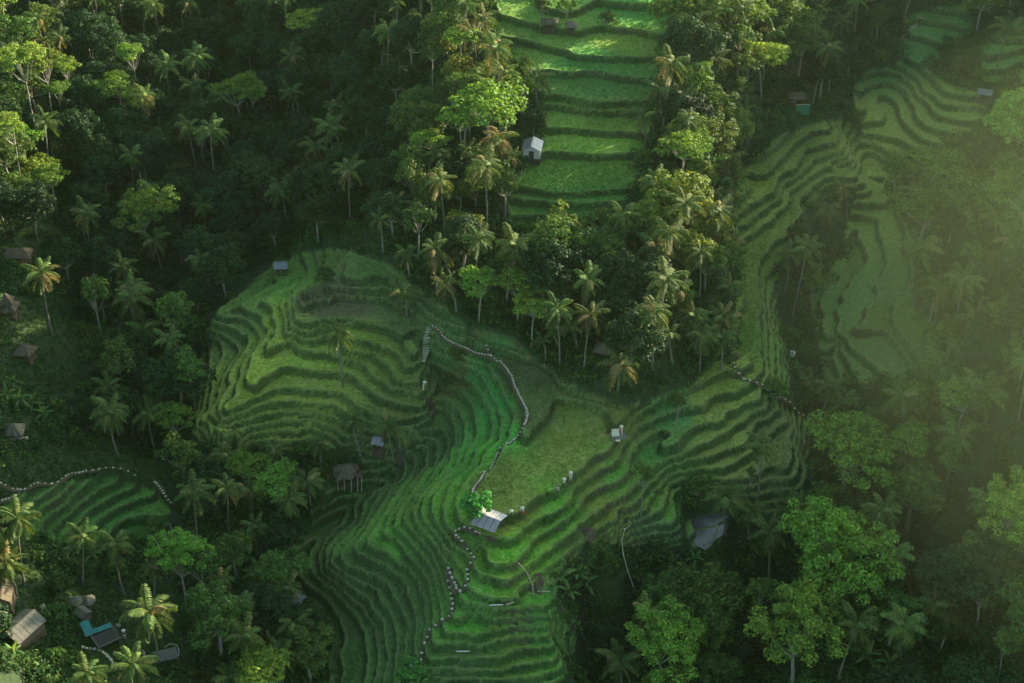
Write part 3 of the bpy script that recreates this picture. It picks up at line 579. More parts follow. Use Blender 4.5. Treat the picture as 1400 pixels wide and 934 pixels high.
# ---------------------------------------------------------------- palms that can be picked out one by one
PALMS = [ # crown x, y, width, foot x, y, share of dry fronds, look
 (57,374,50,71,457,.15,'sunlit coconut palm'),(196,450,48,206,505),(180,395,46,186,455),(150,565,54,161,622,.1),(147,528,40,152,580),(197,545,22,204,585),(273,356,36,290,409),
 (308,622,42,315,682),(375,612,34,380,655),(460,455,50,469,530),(437,606,36,441,640),(482,575,42,493,622),(528,580,40,538,628),(418,658,50,426,699),(396,684,50,401,740),(342,671,46,347,715),
 (348,720,42,354,764),(350,785,40,354,822),(392,803,44,398,850),(327,829,46,332,880),(301,794,42,306,840),(333,869,52,340,934),(402,851,52,410,905),(381,900,48,386,950),(313,925,42,316,965),
 (112,733,48,113,800),(158,744,48,170,814),(205,775,30,211,812),(203,838,74,218,908,.1,'bright coconut palm'),(181,910,62,188,960,.1,'bright coconut palm'),(23,709,58,33,800,.1),(8,770,56,23,815,.35,'yellow-green coconut palm'),(118,922,50,122,965,.1),
 (543,280,44,558,322),(580,262,36,588,300),(600,345,48,618,392,.35),(548,400,36,556,433),(608,388,38,624,425,.3),(556,348,34,562,385),(737,388,44,751,446),(724,402,34,729,440),(795,378,42,798,425),
 (847,403,48,850,452),(896,337,56,903,392,.2),(895,426,50,892,504),(848,498,62,845,535,.1),(930,398,44,932,450,.2),(915,455,38,920,500),(757,452,28,766,478),(741,465,26,745,498),(780,446,34,788,482),(868,368,38,872,410),
 (988,433,46,975,470,.3),(997,392,40,994,430,.2),(985,318,42,988,360,.25),(998,215,44,1000,262,.3),(968,232,38,972,275,.2),(972,268,42,978,312,.3),(940,90,42,944,132,.2),(900,122,46,903,165,.25),
 (645,48,44,650,92,.35),(676,60,40,682,104,.25),(682,90,38,688,130,.3),(684,190,52,686,242,.6,'dry-fronded coconut palm'),(734,110,46,735,152),(1040,70,34,1043,116),(1122,14,38,1117,66),(1133,66,40,1111,142),
 (970,78,40,974,120,.2),(1018,150,36,1022,195,.1),(905,82,30,908,112,.1),(1152,256,34,1157,296,.5,'sparse sunlit palm'),(1103,340,48,1082,441),(1077,346,36,1074,396),(1378,38,44,1361,101),(1259,342,58,1251,423),
 (1317,384,56,1300,476),(1281,398,44,1277,448),(1334,438,50,1330,490),(1291,502,68,1287,555),(1344,534,68,1346,588),(1307,595,62,1306,650),(1151,553,50,1150,600),(1232,543,50,1231,625),(1387,330,58,1362,395,.25),
 (992,680,50,992,732),(1027,700,44,1023,735),(1041,610,48,1035,692),(1097,690,48,1089,736),(1277,826,60,1256,871,.1),(1390,752,68,1367,815,.15),(1106,522,30,1103,550),(1364,296,44,1360,350,.1),(640,205,36,646,250,.2),
 (880,160,36,884,196,.1),(1150,30,36,1147,80),(520,300,34,524,345),(1001,245,44,1004,290,.2),(1004,272,40,1006,318,.2),(992,300,44,994,345,.3),(978,160,40,981,204,.2),(955,150,38,958,194,.2),(935,130,40,938,172,.2),(1000,330,40,1002,374,.2),(985,462,42,985,505,.1),(948,432,44,950,482),(870,430,44,873,478),(820,400,42,823,448),(765,398,38,768,440),(910,60,36,912,100,.2),(920,30,38,922,70,.2),(660,25,40,664,66,.3),(655,110,38,660,150,.2),(700,215,36,703,255,.2),(700,640,0,0,0)]
for p in PALMS:
    if p[2] == 0: continue
    cx_, cy_, dia, bx_, by_ = p[:5]
    palm(cx_, cy_, dia, bx_, by_, p[5] if len(p) > 5 else .04, 18 if dia > 38 else 14, p[6] if len(p) > 6 else None)
# ---------------------------------------------------------------- trees that can be picked out one by one
TREES = [ # kind, crown x, y, width, foot x, y, look
 ('umbrella_tree',28,72,62,52,200,'tall pale-trunked tree with a sunlit flat crown'),('umbrella_tree',62,80,52,70,186,'tall pale-trunked tree with a sunlit flat crown'),('umbrella_tree',92,88,40,98,155,'small flat-crowned sunlit tree'),
 ('umbrella_tree',80,112,32,86,192,'flat-crowned sunlit tree'),('umbrella_tree',172,52,40,193,160,'slim tree with a small sunlit top'),('umbrella_tree',158,116,54,168,176,'flat-crowned green tree'),('umbrella_tree',192,132,46,196,190,'flat-crowned green tree'),
 ('umbrella_tree',8,165,48,35,276,'sunlit flat-crowned tree'),('spreading_tree',52,236,70,56,262,'broad green tree'),('spreading_tree',196,282,94,212,356,'broad bright green tree alone in the dark valley'),('umbrella_tree',330,118,64,337,196,'dim flat-crowned tree'),
 ('umbrella_tree',355,120,40,345,190,'dim flat-crowned tree'),('spreading_tree',240,722,86,252,822,'tall green tree with a forked white trunk'),('slender_tree',240,428,52,252,497,'leafy tree with a slim trunk'),('slender_tree',265,450,42,258,485,'leafy tree'),
 ('slender_tree',261,505,46,266,560,'leafy tree with a slim trunk'),('spreading_tree',238,568,60,240,612,'round bright green tree'),('slender_tree',128,398,40,145,478,'round-topped tree on a slim trunk'),('slender_tree',152,492,50,173,558,'small tree on a tall bare trunk'),
 ('spreading_tree',1140,752,172,1150,830,'huge bright green round-crowned tree'),('spreading_tree',1091,856,150,1088,945,'huge bright green tree with visible pale limbs'),('spreading_tree',908,874,128,908,940,'wide fine-leaved green tree'),('spreading_tree',975,862,70,985,900,'fine-leaved green tree'),
 ('umbrella_tree',1168,612,122,1153,696,'wide airy tree with pale limbs'),('umbrella_tree',1292,238,100,1293,306,'airy flat-crowned tree'),('slender_tree',1330,302,70,1332,350,'leafy tree'),('spreading_tree',1385,165,110,1392,225,'sunlit round-crowned tree at the edge'),
 ('spreading_tree',1382,690,120,1390,760,'pale hazy round-crowned tree'),('slender_tree',1322,765,62,1325,820,'leafy tree'),('slender_tree',1340,812,52,1342,860,'leafy tree'),('broadleaf_tree',1218,838,78,1222,890,'olive green tree'),('broadleaf_tree',1248,545,56,1250,595,'leafy tree'),
 ('umbrella_tree',1370,260,70,1368,330,'airy tree'),('broadleaf_tree',1372,430,60,1374,480,'leafy tree'),('broadleaf_tree',1212,572,60,1214,620,'leafy tree'),
 ('broadleaf_tree',615,12,70,618,60,'sunlit tree'),('umbrella_tree',668,146,112,668,232,'wide sunlit flat-crowned tree'),('umbrella_tree',632,160,60,640,222,'flat-crowned tree'),('broadleaf_tree',612,44,64,616,84,'leafy tree'),('bamboo_clump',648,248,44,650,292,'pale gold feathery tree'),
 ('slender_tree',690,252,44,692,300,'sunlit leafy tree'),('bamboo_clump',918,278,84,920,330,'great golden bamboo clump'),('bamboo_clump',888,292,56,888,340,'golden bamboo clump'),('bamboo_clump',955,305,66,957,355,'golden bamboo clump'),('bamboo_clump',940,345,60,942,388,'golden bamboo clump'),('bamboo_clump',900,330,50,902,370,'green-gold bamboo clump'),('slender_tree',965,360,50,967,405,'sunlit leafy tree'),('slender_tree',975,180,44,978,226,'sunlit leafy tree'),('slender_tree',960,215,46,963,262,'sunlit leafy tree'),('slender_tree',990,350,44,992,396,'sunlit leafy tree'),('slender_tree',950,110,46,953,156,'sunlit leafy tree'),('bamboo_clump',922,418,44,924,450,'small gold-brown tree'),
 ('broadleaf_tree',968,140,64,970,190,'leafy tree with a sunlit edge'),('bamboo_clump',945,190,60,948,230,'grey-gold tree'),('bamboo_clump',985,175,56,988,215,'grey-gold tree'),('broadleaf_tree',822,332,60,824,375,'leafy tree'),('shrub',762,312,64,762,326,'sunlit sprawling bush'),
 ('broadleaf_tree',700,352,56,702,392,'leafy tree'),('bamboo_clump',945,8,90,946,50,'sunlit yellow tree'),('broadleaf_tree',1000,22,80,1002,66,'leafy tree'),('broadleaf_tree',1052,22,70,1054,66,'leafy tree'),('broadleaf_tree',1075,55,56,1077,95,'leafy tree'),
 ('slender_tree',742,10,24,741,30,'small tree beside a field shelter'),('slender_tree',776,8,28,771,38,'small tree beside a field shelter'),('shrub',832,26,26,832,32,'grey shrub on the field bank'),
 ('bright_bush',652,692,38,653,708,'bright green bush beside the pink-roofed hut'),('shrub',608,520,26,608,526,'small glossy bush'),('shrub',622,484,24,622,490,'small glossy bush'),('bright_bush',566,924,44,566,934,'lime green bush at the foot of the stone path'),
 ('dark_broadleaf_tree',729,165,34,731,196,'dark tree beside the white shed'),('shrub',735,180,26,736,192,'dark bush beside the white shed'),('slender_tree',925,550,28,924,592,'small round-headed tree on a terrace'),('slender_tree',876,645,26,880,707,'thin tree on a tall stem'),
 ('slender_tree',1025,640,16,1025,688,'tiny-headed tree on a thin stem'),('broadleaf_tree',445,378,34,446,392,'bushy tree'),('broadleaf_tree',745,335,54,748,372,'leafy tree'),('broadleaf_tree',790,330,54,792,372,'leafy tree'),('broadleaf_tree',840,300,56,842,345,'leafy tree'),
 ('shrub',800,350,50,800,362,'leafy bush'),('broadleaf_tree',580,140,60,583,185,'leafy tree'),('broadleaf_tree',640,120,60,642,170,'leafy tree'),('umbrella_tree',1225,230,54,1228,270,'dark leafy tree'),
 ('slender_tree',1110,385,40,1112,420,'small tree above the gully'),('shrub',1095,520,40,1095,530,'leafy bush by the gully'),('shrub',1106,545,36,1106,556,'leafy bush by the gully'),
 ('umbrella_tree',1240,30,10,1241,38,'tiny tree')]
for k, cx_, cy_, wpx, bx_, by_, lk in TREES:
    tree(k, cx_, cy_, wpx, bx_, by_, look=lk, fam='bush' if 'bush' in k or k == 'shrub' else 'tree')
def banana(px, py, hpx, look='banana plant with broad glossy leaves'):
    b = hit(px, py); s = hpx * dist(b) / FPX / 3.6; root = empty('banana_plant', b, random.uniform(0, 6.28), s)
    child('stem', BSTEM, root)
    for i in range(9): child('leaf', BL[min(3, i//2)], root, (0, 0, 1.5), (0, 0, i*2.4 + random.uniform(-.3, .3)), random.uniform(.85, 1.1))
    THINGS.append((root, 'banana plant', look, px, py - hpx*.5))
BSTEM = tubes('stem', [([(0, 0, -.4), (0, 0, .6), (0, 0, 1.6)], [.17, .14, .09])], M_PBARK)
for a in [(768,800,36),(786,796,34),(755,812,30),(800,806,32),(776,818,30),(28,555,26),(45,560,26),(12,548,24),(60,572,22),(20,530,22),(1090,510,20),(1098,535,22),(548,930,20),(85,760,24),(130,765,24),(940,790,24),(920,775,22),(965,800,24),(950,770,22),(1185,905,34),(1215,915,30),(20,900,26),(60,925,26),(270,660,24),(250,650,24),(215,560,22)]: banana(*a)
# ---------------------------------------------------------------- the rest of the wood: countable trees on uncultivated ground
BUILT = fill(['700,175 745,175 745,222 700,222','370,350 402,350 402,384 370,384','500,590 540,590 540,625 500,625','455,615 500,615 500,670 455,670','0,335 60,335 60,365 0,365','0,400 35,400 35,450 0,450','15,460 60,460 60,500 15,500','0,565 60,565 60,610 0,610',
  '0,780 75,780 75,900 0,900','85,800 255,800 255,925 85,925','1325,110 1370,110 1370,145 1325,145','1070,120 1120,120 1120,170 1070,170','730,15 800,15 800,50 730,50','928,690 1010,690 1010,782 928,782','0,622 60,615 160,608 245,640 245,700 150,665 60,675 0,690','640,680 700,680 700,740 640,740',
  '820,860 850,820 810,800 790,860 800,900','0,405 105,405 120,530 40,545 0,540','395,350 520,300 540,340 560,400 410,400','915,900 1000,850 1000,880 930,934'])
CULT1 = fill(CULT)
occ = [(o.location.x, o.location.y, 2.6 if f == 'palm' else 2.5 + lpx) for (o, f, l, a, b), lpx in zip(THINGS, [0]*len(THINGS))]
big = {}
for t_ in TREES: big[(t_[1], t_[2])] = t_[3]
rr = random.Random(5); cand = []; bb = []
for o, f, l, a, b in THINGS:
    bb.append((o.location.x, o.location.y, max(3.2, big.get((a, b), 30) / 2 * .75 * dist(o.location) / FPX)))
bbx = np.array(bb); placed = []
cand = [(rr.uniform(-.34, .34), rr.uniform(.0, 1)) for _ in range(9000)]
cxy = []
for u, v in cand:
    y = 142 + (430-142) * v**.95; x = u * math.hypot(y, CH) * 1.02; cxy.append((x, y))
cxy = np.array(cxy); cz = ground(cxy[:, 0], cxy[:, 1]); cpx, cpy = proj(cxy[:, 0], cxy[:, 1], cz)
def inm(M, px, py):
    return M[min(max(int(py)+100, 0), 1133), min(max(int(px)+100, 0), 1599)]
KINDS = {}
def vis(x, y, z):        # is the crown in front of everything the ground hides
    dx, dy, dz = x, y, z - CH; t = np.linspace(.35, .985, 60); g = ground(dx*t, dy*t); return bool(np.all(CH + dz*t > g - .5))
for (x, y), z, px, py in zip(cxy, cz, cpx, cpy):
    if not (-60 < px < 1460 and -45 < py < 1000): continue
    if inm(CULT1, px, py) or inm(BUILT, px, py) or inm(BUILT, px, py-20): continue
    jz = (px < 330 or px > 1180 or py < 330)
    sp = 4.0 if 560 < px < 1030 and py < 560 else 5.0
    if len(placed) and min((x-a)**2 + (y-b)**2 for a, b in placed) < sp*sp: continue
    if ((bbx[:, 0]-x)**2 + (bbx[:, 1]-y)**2 < (bbx[:, 2]*.8)**2).any(): continue
    hgt = rr.uniform(6.5, 11.5)
    tx, ty = proj(x, y, z + hgt)
    rad = 4.0
    low = inm(CULT1, tx, ty) or inm(CULT1, tx-14, ty+8) or inm(CULT1, tx+14, ty+8) or inm(BUILT, tx, ty) or inm(BUILT, tx, (ty+py)/2) or inm(BUILT, tx+12, ty+10) or inm(BUILT, tx-12, ty+10) or (px > 980 and (inm(CULT1, tx-24, ty) or inm(CULT1, tx+24, ty) or inm(CULT1, tx, ty-20))) or (inm(CULT1, tx, ty+22) and not (560 < px < 1000 and py < 540))
    if py > 930 + 60 and not low: pass
    if not vis(x, y, z + (hgt if not low else 2)): continue
    q = rr.random()
    ridge_ = 590 < px < 1030 and py < 520
    if not low and ridge_ and rr.random() < .32: q = rr.choice([.1, .1, .95])
    if low: kind = 'shrub'; s = rr.uniform(.7, 1.25)
    elif q < .22: kind = 'coconut_palm'; s = rr.uniform(.75, 1.05)
    elif q < .60: kind = rr.choice(['broadleaf_tree', 'dark_broadleaf_tree']); s = hgt / 10.5
    elif q < .74: kind = 'umbrella_tree'; s = rr.uniform(.62, .9)
    elif q < .90: kind = 'slender_tree'; s = rr.uniform(.65, 1.0)
    else: kind = 'bamboo_clump' if (560 < px < 1030 and py < 420) else 'dark_broadleaf_tree'; s = rr.uniform(.6, .95)
    if px < 560 and py < 640 and px > 90 and kind in ('broadleaf_tree', 'umbrella_tree', 'slender_tree') and rr.random() < .93: kind = 'dark_broadleaf_tree'; s *= .95  # valley shade put into leaf colour: most trees here take the dark leaves
    if KINDS.get(kind, 0) >= 290: kind = 'dark_broadleaf_tree'
    if KINDS.get(kind, 0) >= 290: continue
    KINDS[kind] = KINDS.get(kind, 0) + 1; placed.append((x, y))
    root = empty(kind, (x, y, z), 0, 1.0)
    if kind == 'coconut_palm':
        tm, h, ln = rr.choice(PTRUNK); root.rotation_euler.z = rr.uniform(0, 6.28); root.scale = (s, s, s)
        child('trunk', tm, root); child('crown', rr.choice(PCROWN), root, (ln, .1, h)); top = h*s
    else:
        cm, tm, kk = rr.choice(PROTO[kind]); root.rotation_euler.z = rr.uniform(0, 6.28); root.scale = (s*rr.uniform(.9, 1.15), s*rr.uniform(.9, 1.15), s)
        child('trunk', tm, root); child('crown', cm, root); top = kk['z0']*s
    tx, ty = proj(x, y, z + top)
    fam = {'coconut_palm': 'palm', 'shrub': 'bush'}.get(kind, 'tree')
    lk = {'coconut_palm': 'coconut palm', 'shrub': 'low leafy bush', 'broadleaf_tree': 'green broad-leaved tree', 'dark_broadleaf_tree': 'dark green dense tree', 'umbrella_tree': 'flat-crowned tree', 'slender_tree': 'slim leafy tree', 'bamboo_clump': 'golden feathery bamboo'}[kind]
    THINGS.append((root, fam, lk, tx, ty))
print('filler trees', len(placed), KINDS, 'things', len(THINGS))
# ---------------------------------------------------------------- uncountable cover: undergrowth, bank grass, rice
def scatter(name, pts, mesh_list, smin, smax, label, seed, tilt=.3, tint=None):
    me = bpy.data.meshes.new(name); me.vertices.add(len(pts)); me.vertices.foreach_set('co', np.asarray(pts, np.float32).ravel()); me.update()
    if tint is not None: me.attributes.new('tint', 'FLOAT_COLOR', 'POINT').data.foreach_set('color', np.concatenate([tint, np.ones((len(pts), 1))], 1).astype(np.float32).ravel())
    o = bpy.data.objects.new(name, me); COL.objects.link(o); o['kind'] = 'stuff'; o['label'] = label
    ng = bpy.data.node_groups.new(name, 'GeometryNodeTree')
    ng.interface.new_socket('Geometry', in_out='INPUT', socket_type='NodeSocketGeometry'); ng.interface.new_socket('Geometry', in_out='OUTPUT', socket_type='NodeSocketGeometry')
    gi = ng.nodes.new('NodeGroupInput'); go = ng.nodes.new('NodeGroupOutput'); jn = ng.nodes.new('GeometryNodeJoinGeometry')
    idx = ng.nodes.new('GeometryNodeInputIndex')
    for i, m in enumerate(mesh_list):
        src = bpy.data.objects.new(name + '_sprig', m)
        oi = ng.nodes.new('GeometryNodeObjectInfo'); oi.inputs['Object'].default_value = src
        ip = ng.nodes.new('GeometryNodeInstanceOnPoints')
        md = ng.nodes.new('ShaderNodeMath'); md.operation = 'MODULO'; ng.links.new(idx.outputs[0], md.inputs[0]); md.inputs[1].default_value = len(mesh_list)
        cmpn = ng.nodes.new('ShaderNodeMath'); cmpn.operation = 'COMPARE'; ng.links.new(md.outputs[0], cmpn.inputs[0]); cmpn.inputs[1].default_value = i; cmpn.inputs[2].default_value = .1
        ng.links.new(cmpn.outputs[0], ip.inputs['Selection'])
        rv = ng.nodes.new('FunctionNodeRandomValue'); rv.data_type = 'FLOAT_VECTOR'; rv.inputs[0].default_value = (-tilt, -tilt, 0); rv.inputs[1].default_value = (tilt, tilt, 6.283); rv.inputs['Seed'].default_value = seed
        rs = ng.nodes.new('FunctionNodeRandomValue'); rs.data_type = 'FLOAT'; rs.inputs[2].default_value = smin; rs.inputs[3].default_value = smax; rs.inputs['Seed'].default_value = seed + 5
        ng.links.new(gi.outputs[0], ip.inputs['Points']); ng.links.new(oi.outputs['Geometry'], ip.inputs['Instance'])
        ng.links.new(rv.outputs[0], ip.inputs['Rotation']); ng.links.new(rs.outputs[1], ip.inputs['Scale']); ng.links.new(ip.outputs[0], jn.inputs[0])
    ng.links.new(jn.outputs[0], go.inputs[0]); o.modifiers.new('scatter', 'NODES').node_group = ng; return o
def shrub_mesh(i, m, r0=1.3, n=170, size=.2, h=.8):
    cl = crown_clumps(900+i, 7, r0, h, .35, rc=(.5, .85)); return leaves('sprig', cl, n/5, size, m, 950+i, .8)
def tuft(i, m, blades, h, w, spread):
    r = np.random.default_rng(300+i); c = np.zeros((blades, 3)); a = r.random(blades)*6.28; rad = r.random(blades)*spread
    c[:, 0] = np.cos(a)*rad; c[:, 1] = np.sin(a)*rad; hh = h*r.uniform(.6, 1.1, blades); c[:, 2] = hh*.45
    lean = r.normal(size=(blades, 2))*.35; v = np.stack([lean[:, 0]*hh, lean[:, 1]*hh, hh*.5], 1); b = r.random(blades)*6.28; u = np.stack([np.cos(b)*w, np.sin(b)*w, b*0], 1)
    return quads('tuft', c, u, v, m)
def pool(n, seed):
    r = np.random.default_rng(seed); y = 145 + (405-145) * r.random(n)**1.0; x = r.uniform(-.33, .33, n) * np.hypot(y, CH) * 1.0
    return x, y
x, y = pool(60000, 3); z, mk, ri, dd, kk_, ff = ground(x, y, True); px, py = proj(x, y, z)
bm_ = BUILT[np.clip(py+100, 0, 1133).astype(int), np.clip(px+100, 0, 1599).astype(int)]
sel = (mk < .35) & ~bm_; dens = .55 + .45*vn(x, y, 14, 1); sel &= np.random.default_rng(4).random(len(x)) < dens*.75
u_pts = np.stack([x, y, z - .1], 1)[sel]; print('undergrowth', len(u_pts))
scatter('undergrowth', u_pts, [shrub_mesh(0, M_SHRUB), shrub_mesh(1, M_SHRUB), shrub_mesh(2, M_BROAD), shrub_mesh(3, M_DARK, 1.6)], .45, 1.35, 'tangled undergrowth covering the wooded slopes', 1)
x, y = pool(420000, 8); z, mk, ri, dd, kk_, ff = ground(x, y, True); px, py = proj(x, y, z); rnd = np.random.default_rng(9).random(len(x))
patch = vn(x, y, 5, 2)
bl2 = BUILT[np.clip(py+100, 0, 1133).astype(int), np.clip(px+100, 0, 1599).astype(int)]
inpool = (px > 936) & (px < 1000) & (py > 690) & (py < 758)
onb = ~inpool & ((mk > .6) & ri & (rnd < .18 + .25*patch)) | (bl2 & (mk < .4) & (rnd < .8 + .4*patch)) 
scatter('bank_grass', np.stack([x, y, z - .05], 1)[onb], [tuft(i, M_BANKG, 7, .42, .07, .26) for i in range(3)], .5, 1.3, 'rough grass on the terrace banks', 2)
soilp = ((px > 440) & (px < 545) & (py > 395) & (py < 440)) | ((px > 936) & (px < 1000) & (py > 690) & (py < 758))
ont = (mk > .6) & ~ri & ~soilp & (dd > .55) & (rnd < .6 + .5*patch)
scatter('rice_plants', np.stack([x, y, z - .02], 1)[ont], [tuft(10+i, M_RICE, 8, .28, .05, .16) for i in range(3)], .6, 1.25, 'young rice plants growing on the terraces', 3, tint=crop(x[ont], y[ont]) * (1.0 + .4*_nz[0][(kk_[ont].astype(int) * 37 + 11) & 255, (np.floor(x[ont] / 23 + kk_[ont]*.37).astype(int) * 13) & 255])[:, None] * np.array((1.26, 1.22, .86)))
print('bank tufts', onb.sum(), 'rice', ont.sum())
# ---------------------------------------------------------------- built things
M_TINW = plain('pale_pink_tin', (.52, .45, .45), .5, .18, 2.5); M_TING = plain('grey_tin', (.13, .135, .135), .5, .25, 2.5); M_TINL = plain('mauve_grey_tin', (.19, .17, .18), .5, .25, 2.5)
M_THATCH = plain('weathered_thatch', (.085, .065, .045), .95, .35, 6, .8); M_THGREY = plain('grey_straw', (.115, .10, .075), .95, .35, 6, .8)
M_WOOD = plain('weathered_wood', (.09, .07, .052), .85, .3, 5); M_WOODG = plain('grey_planks', (.115, .108, .092), .85, .3, 5); M_DKWOOD = plain('dark_planks', (.035, .032, .03), .85, .3, 5)
M_WHITE = plain('whitewash', (.42, .40, .37), .8, .12, 3); M_CREAM = plain('cream_paint', (.48, .43, .33), .7, .12, 3); M_TEAL = plain('teal_tarpaulin', (.012, .12, .11), .5, .2, 2); M_GREENS = plain('green_sheet', (.02, .12, .06), .55, .2, 3)
M_STONE = plain('pale_stepping_stone', (.37, .33, .24), .9, .25, 4); M_STEP = plain('grey_steps', (.22, .20, .165), .9, .3, 4); M_DIRT = plain('trodden_earth', (.06, .045, .028), .95, .35, 2)
M_BAMB = plain('dry_bamboo', (.30, .27, .20), .6, .2, 5); M_SOIL = plain('bare_red_soil', (.055, .040, .028), .95, .3, 1.2)
M_SKIN = plain('skin', (.30, .17, .11), .6, .05); M_RED = plain('red_cloth', (.35, .05, .04), .8, .1); M_NAVY = plain('dark_cloth', (.03, .035, .05), .8, .1); M_PINK = plain('pink_cloth', (.5, .26, .22), .8, .1)
def water(name, col, rough):
    m, nt, b = mat(name, rough); geo = nd(nt, 'ShaderNodeNewGeometry'); n = noise(nt, .8, 3, geo.outputs['Position'])
    r = ramp(nt, n.outputs[0], [(.3, tuple(c*.8 for c in col)), (.7, tuple(c*1.2 for c in col))]); nt.links.new(r.outputs[0], b.inputs[0]); bump(nt, n.outputs[0], b, .08, .05); b.inputs['Specular IOR Level'].default_value = .5; return m
M_POOL = water('muddy_still_water', (.055, .050, .047), .22); M_STREAM = water('brown_stream_water', (.04, .033, .027), .4)
LAND = []
def box_me(name, sx, sy, sz, m, bev=.0):
    bm = bmesh.new(); bmesh.ops.create_cube(bm, size=1.0); bmesh.ops.scale(bm, vec=(sx, sy, sz), verts=bm.verts)
    if bev: bmesh.ops.bevel(bm, geom=bm.edges[:], offset=bev, segments=1, affect='EDGES')
    me = bpy.data.meshes.new(name); bm.to_mesh(me); bm.free(); me.materials.append(m); return me
def part(parent, name, size, loc, m, rot=(0, 0, 0), bev=0): return child(name, box_me(name, *size, m, bev), parent, loc, rot)
def thing(name, px, py, label, cat, yaw=0, group=None, dz=0):
    b = hit(px, py); o = empty(name, b + Vector((0, 0, dz)), R(yaw)); o['label'] = label; o['category'] = cat
    if group: o['group'] = group
    return o
def gable(o, w, d, wh, rh, roof, wall, axis='y', over=.3, sheets=3, roof2=None, openw=False, door=True, gap=.015):
    """walls or posts, a door, and a pitched roof laid in separate sheets; the ridge runs along local axis"""
    part(o, 'plinth', (w + .1, d + .1, 1.2), (0, 0, -.58), M_DIRT)
    if openw:
        for sx in (-1, 1):
            for sy in (-1, 1): part(o, 'post', (.12, .12, wh), (sx*(w/2-.1), sy*(d/2-.1), wh/2), wall)
        part(o, 'back_panel', (w-.2, .06, wh*.7), (0, d/2-.12, wh*.4), wall)
    else:
        for sy in (-1, 1): part(o, 'wall', (w, .1, wh), (0, sy*(d/2-.05), wh/2), wall)
        for sx in (-1, 1): part(o, 'wall', (.1, d-.2, wh), (sx*(w/2-.05), 0, wh/2), wall)
        if door: dd_ = part(o, 'door', (.7, .06, min(1.5, wh*.85)), (0, -d/2-.03, min(1.5, wh*.85)/2), M_DKWOOD); child('frame', box_me('frame', .9, .03, min(1.6, wh*.9), M_WOOD), dd_, (0, .03, .03))
    A, B = (w, d) if axis == 'y' else (d, w); half = A/2 + over; sl = math.hypot(half, rh); an = math.atan2(rh, half); L = B + 2*over
    tri = [(-A/2, 0, wh), (A/2, 0, wh), (0, 0, wh + rh*A/2/half)]
    for s_ in (-1, 1):
        vs = [(x, s_*(B/2-.04) , z) for x, _, z in tri] + [(x, s_*(B/2-.12), z) for x, _, z in tri]
        if axis == 'x': vs = [(-y, x, z) for x, y, z in vs]
        g = obj('gable_end', vs, [(0, 1, 2), (5, 4, 3), (0, 3, 4, 1), (1, 4, 5, 2), (2, 5, 3, 0)], wall, o)
    for s_ in (-1, 1):
        slope = empty('roof', (0, 0, 0)); slope.parent = o
        for i in range(sheets):
            wd = L/sheets - gap; yy = -L/2 + (i+.5)*L/sheets; c = (s_*half/2, yy, wh + rh/2 + .03 + .02*(i % 2)); m = roof if s_ < 0 else (roof2 or roof)
            sz = (sl, wd, .045); rot = Matrix.Rotation(s_*an + random.uniform(-.012, .012), 4, 'Y')
            M4 = Matrix.Translation(c) @ rot
            if axis == 'x': M4 = Matrix.Rotation(R(90), 4, 'Z') @ M4
            q = child('sheet', box_me('sheet', *sz, m), slope); q.matrix_local = M4
        slope.name = 'roof'
    rp = (0, 0, wh + rh + .05); part(o, 'ridge_cap', (.22, L, .06) if axis == 'y' else (L, .22, .06), rp, roof2 or roof)
def thatch_hut(o, w, d, wh, rh, m=None, tiers=1, wall=None, ragged=.1):
    m = m or M_THATCH; wall = wall or M_WOOD
    part(o, 'plinth', (w - .2, d - .2, 1.2), (0, 0, -.58), M_DIRT)
    for sx in (-1, 1):
        for sy in (-1, 1): part(o, 'post', (.13, .13, wh + .2), (sx*(w/2-.25), sy*(d/2-.25), wh/2), wall)
    part(o, 'back_panel', (w-.6, .07, wh*.8), (0, d/2-.3, wh*.4), wall)
    z = wh; ww, d2 = w, d
    for t in range(tiers):
        n = 8; V = []; rings = [(1.0, 0), (.96, -.12), (.62, .42), (.30, .80), (.10, 1.0)] ; r = random.Random(int(w*100)+t)
        per = []
        for k in range(4*n):
            e, f = divmod(k, n); u = f/n*2-1; per.append([(u, -1), (1, u), (-u, 1), (-1, -u)][e])
        ridge = max(0, (ww-d2)/2)
        for s_, h in [rings[1], rings[0], rings[2], rings[3], rings[4]]:
            for (a, b) in per:
                j = 1 + r.uniform(-ragged, ragged)*(s_ > .5)
                V.append((a*(d2/2+.35)*s_*j + (np.sign(a)*ridge if abs(a) > .05 else a*ridge), b*(d2/2+.35)*s_*j, z + h*rh + r.uniform(-.05, .05)))
        N4 = 4*n; F = [(i*N4+k, i*N4+(k+1) % N4, (i+1)*N4+(k+1) % N4, (i+1)*N4+k) for i in range(4) for k in range(N4)]; F.append(tuple(4*N4+k for k in range(N4))); F.append(tuple(reversed([k for k in range(N4)])))
        obj('roof', V, F, m, o); z += rh*.85; ww *= .6; d2 *= .6
W = thing('shed', 728, 211, 'small white walled shed with a pitched tin roof beside the upper terraces', 'shed', -8); gable(W, 2.9, 3.0, 1.7, .85, M_TING, M_WHITE, 'y', .25, 3, M_TINW)
H = thing('field_hut', 669, 722, 'pink-white tin roofed hut beside the stone path at the tip of the big field', 'hut', -28); gable(H, 3.2, 3.3, 1.6, .7, M_TINL, M_WOOD, 'x', .35, 4, M_TINW, openw=True, gap=.09)
H = thing('field_hut', 385, 373, 'small grey tin hut above the left bowl of terraces, at the dark valley edge', 'hut', 4); gable(H, 2.1, 2.0, 1.5, .5, M_TING, M_WOODG, 'x', .15, 3, openw=True)
H = thing('field_hut', 519, 611, 'mauve-grey tin roof hut down in the gully beside a bent palm trunk', 'hut', -15); gable(H, 1.9, 2.2, 1.3, .5, M_TINL, M_WOOD, 'x', .1, 3, openw=True, gap=.06)
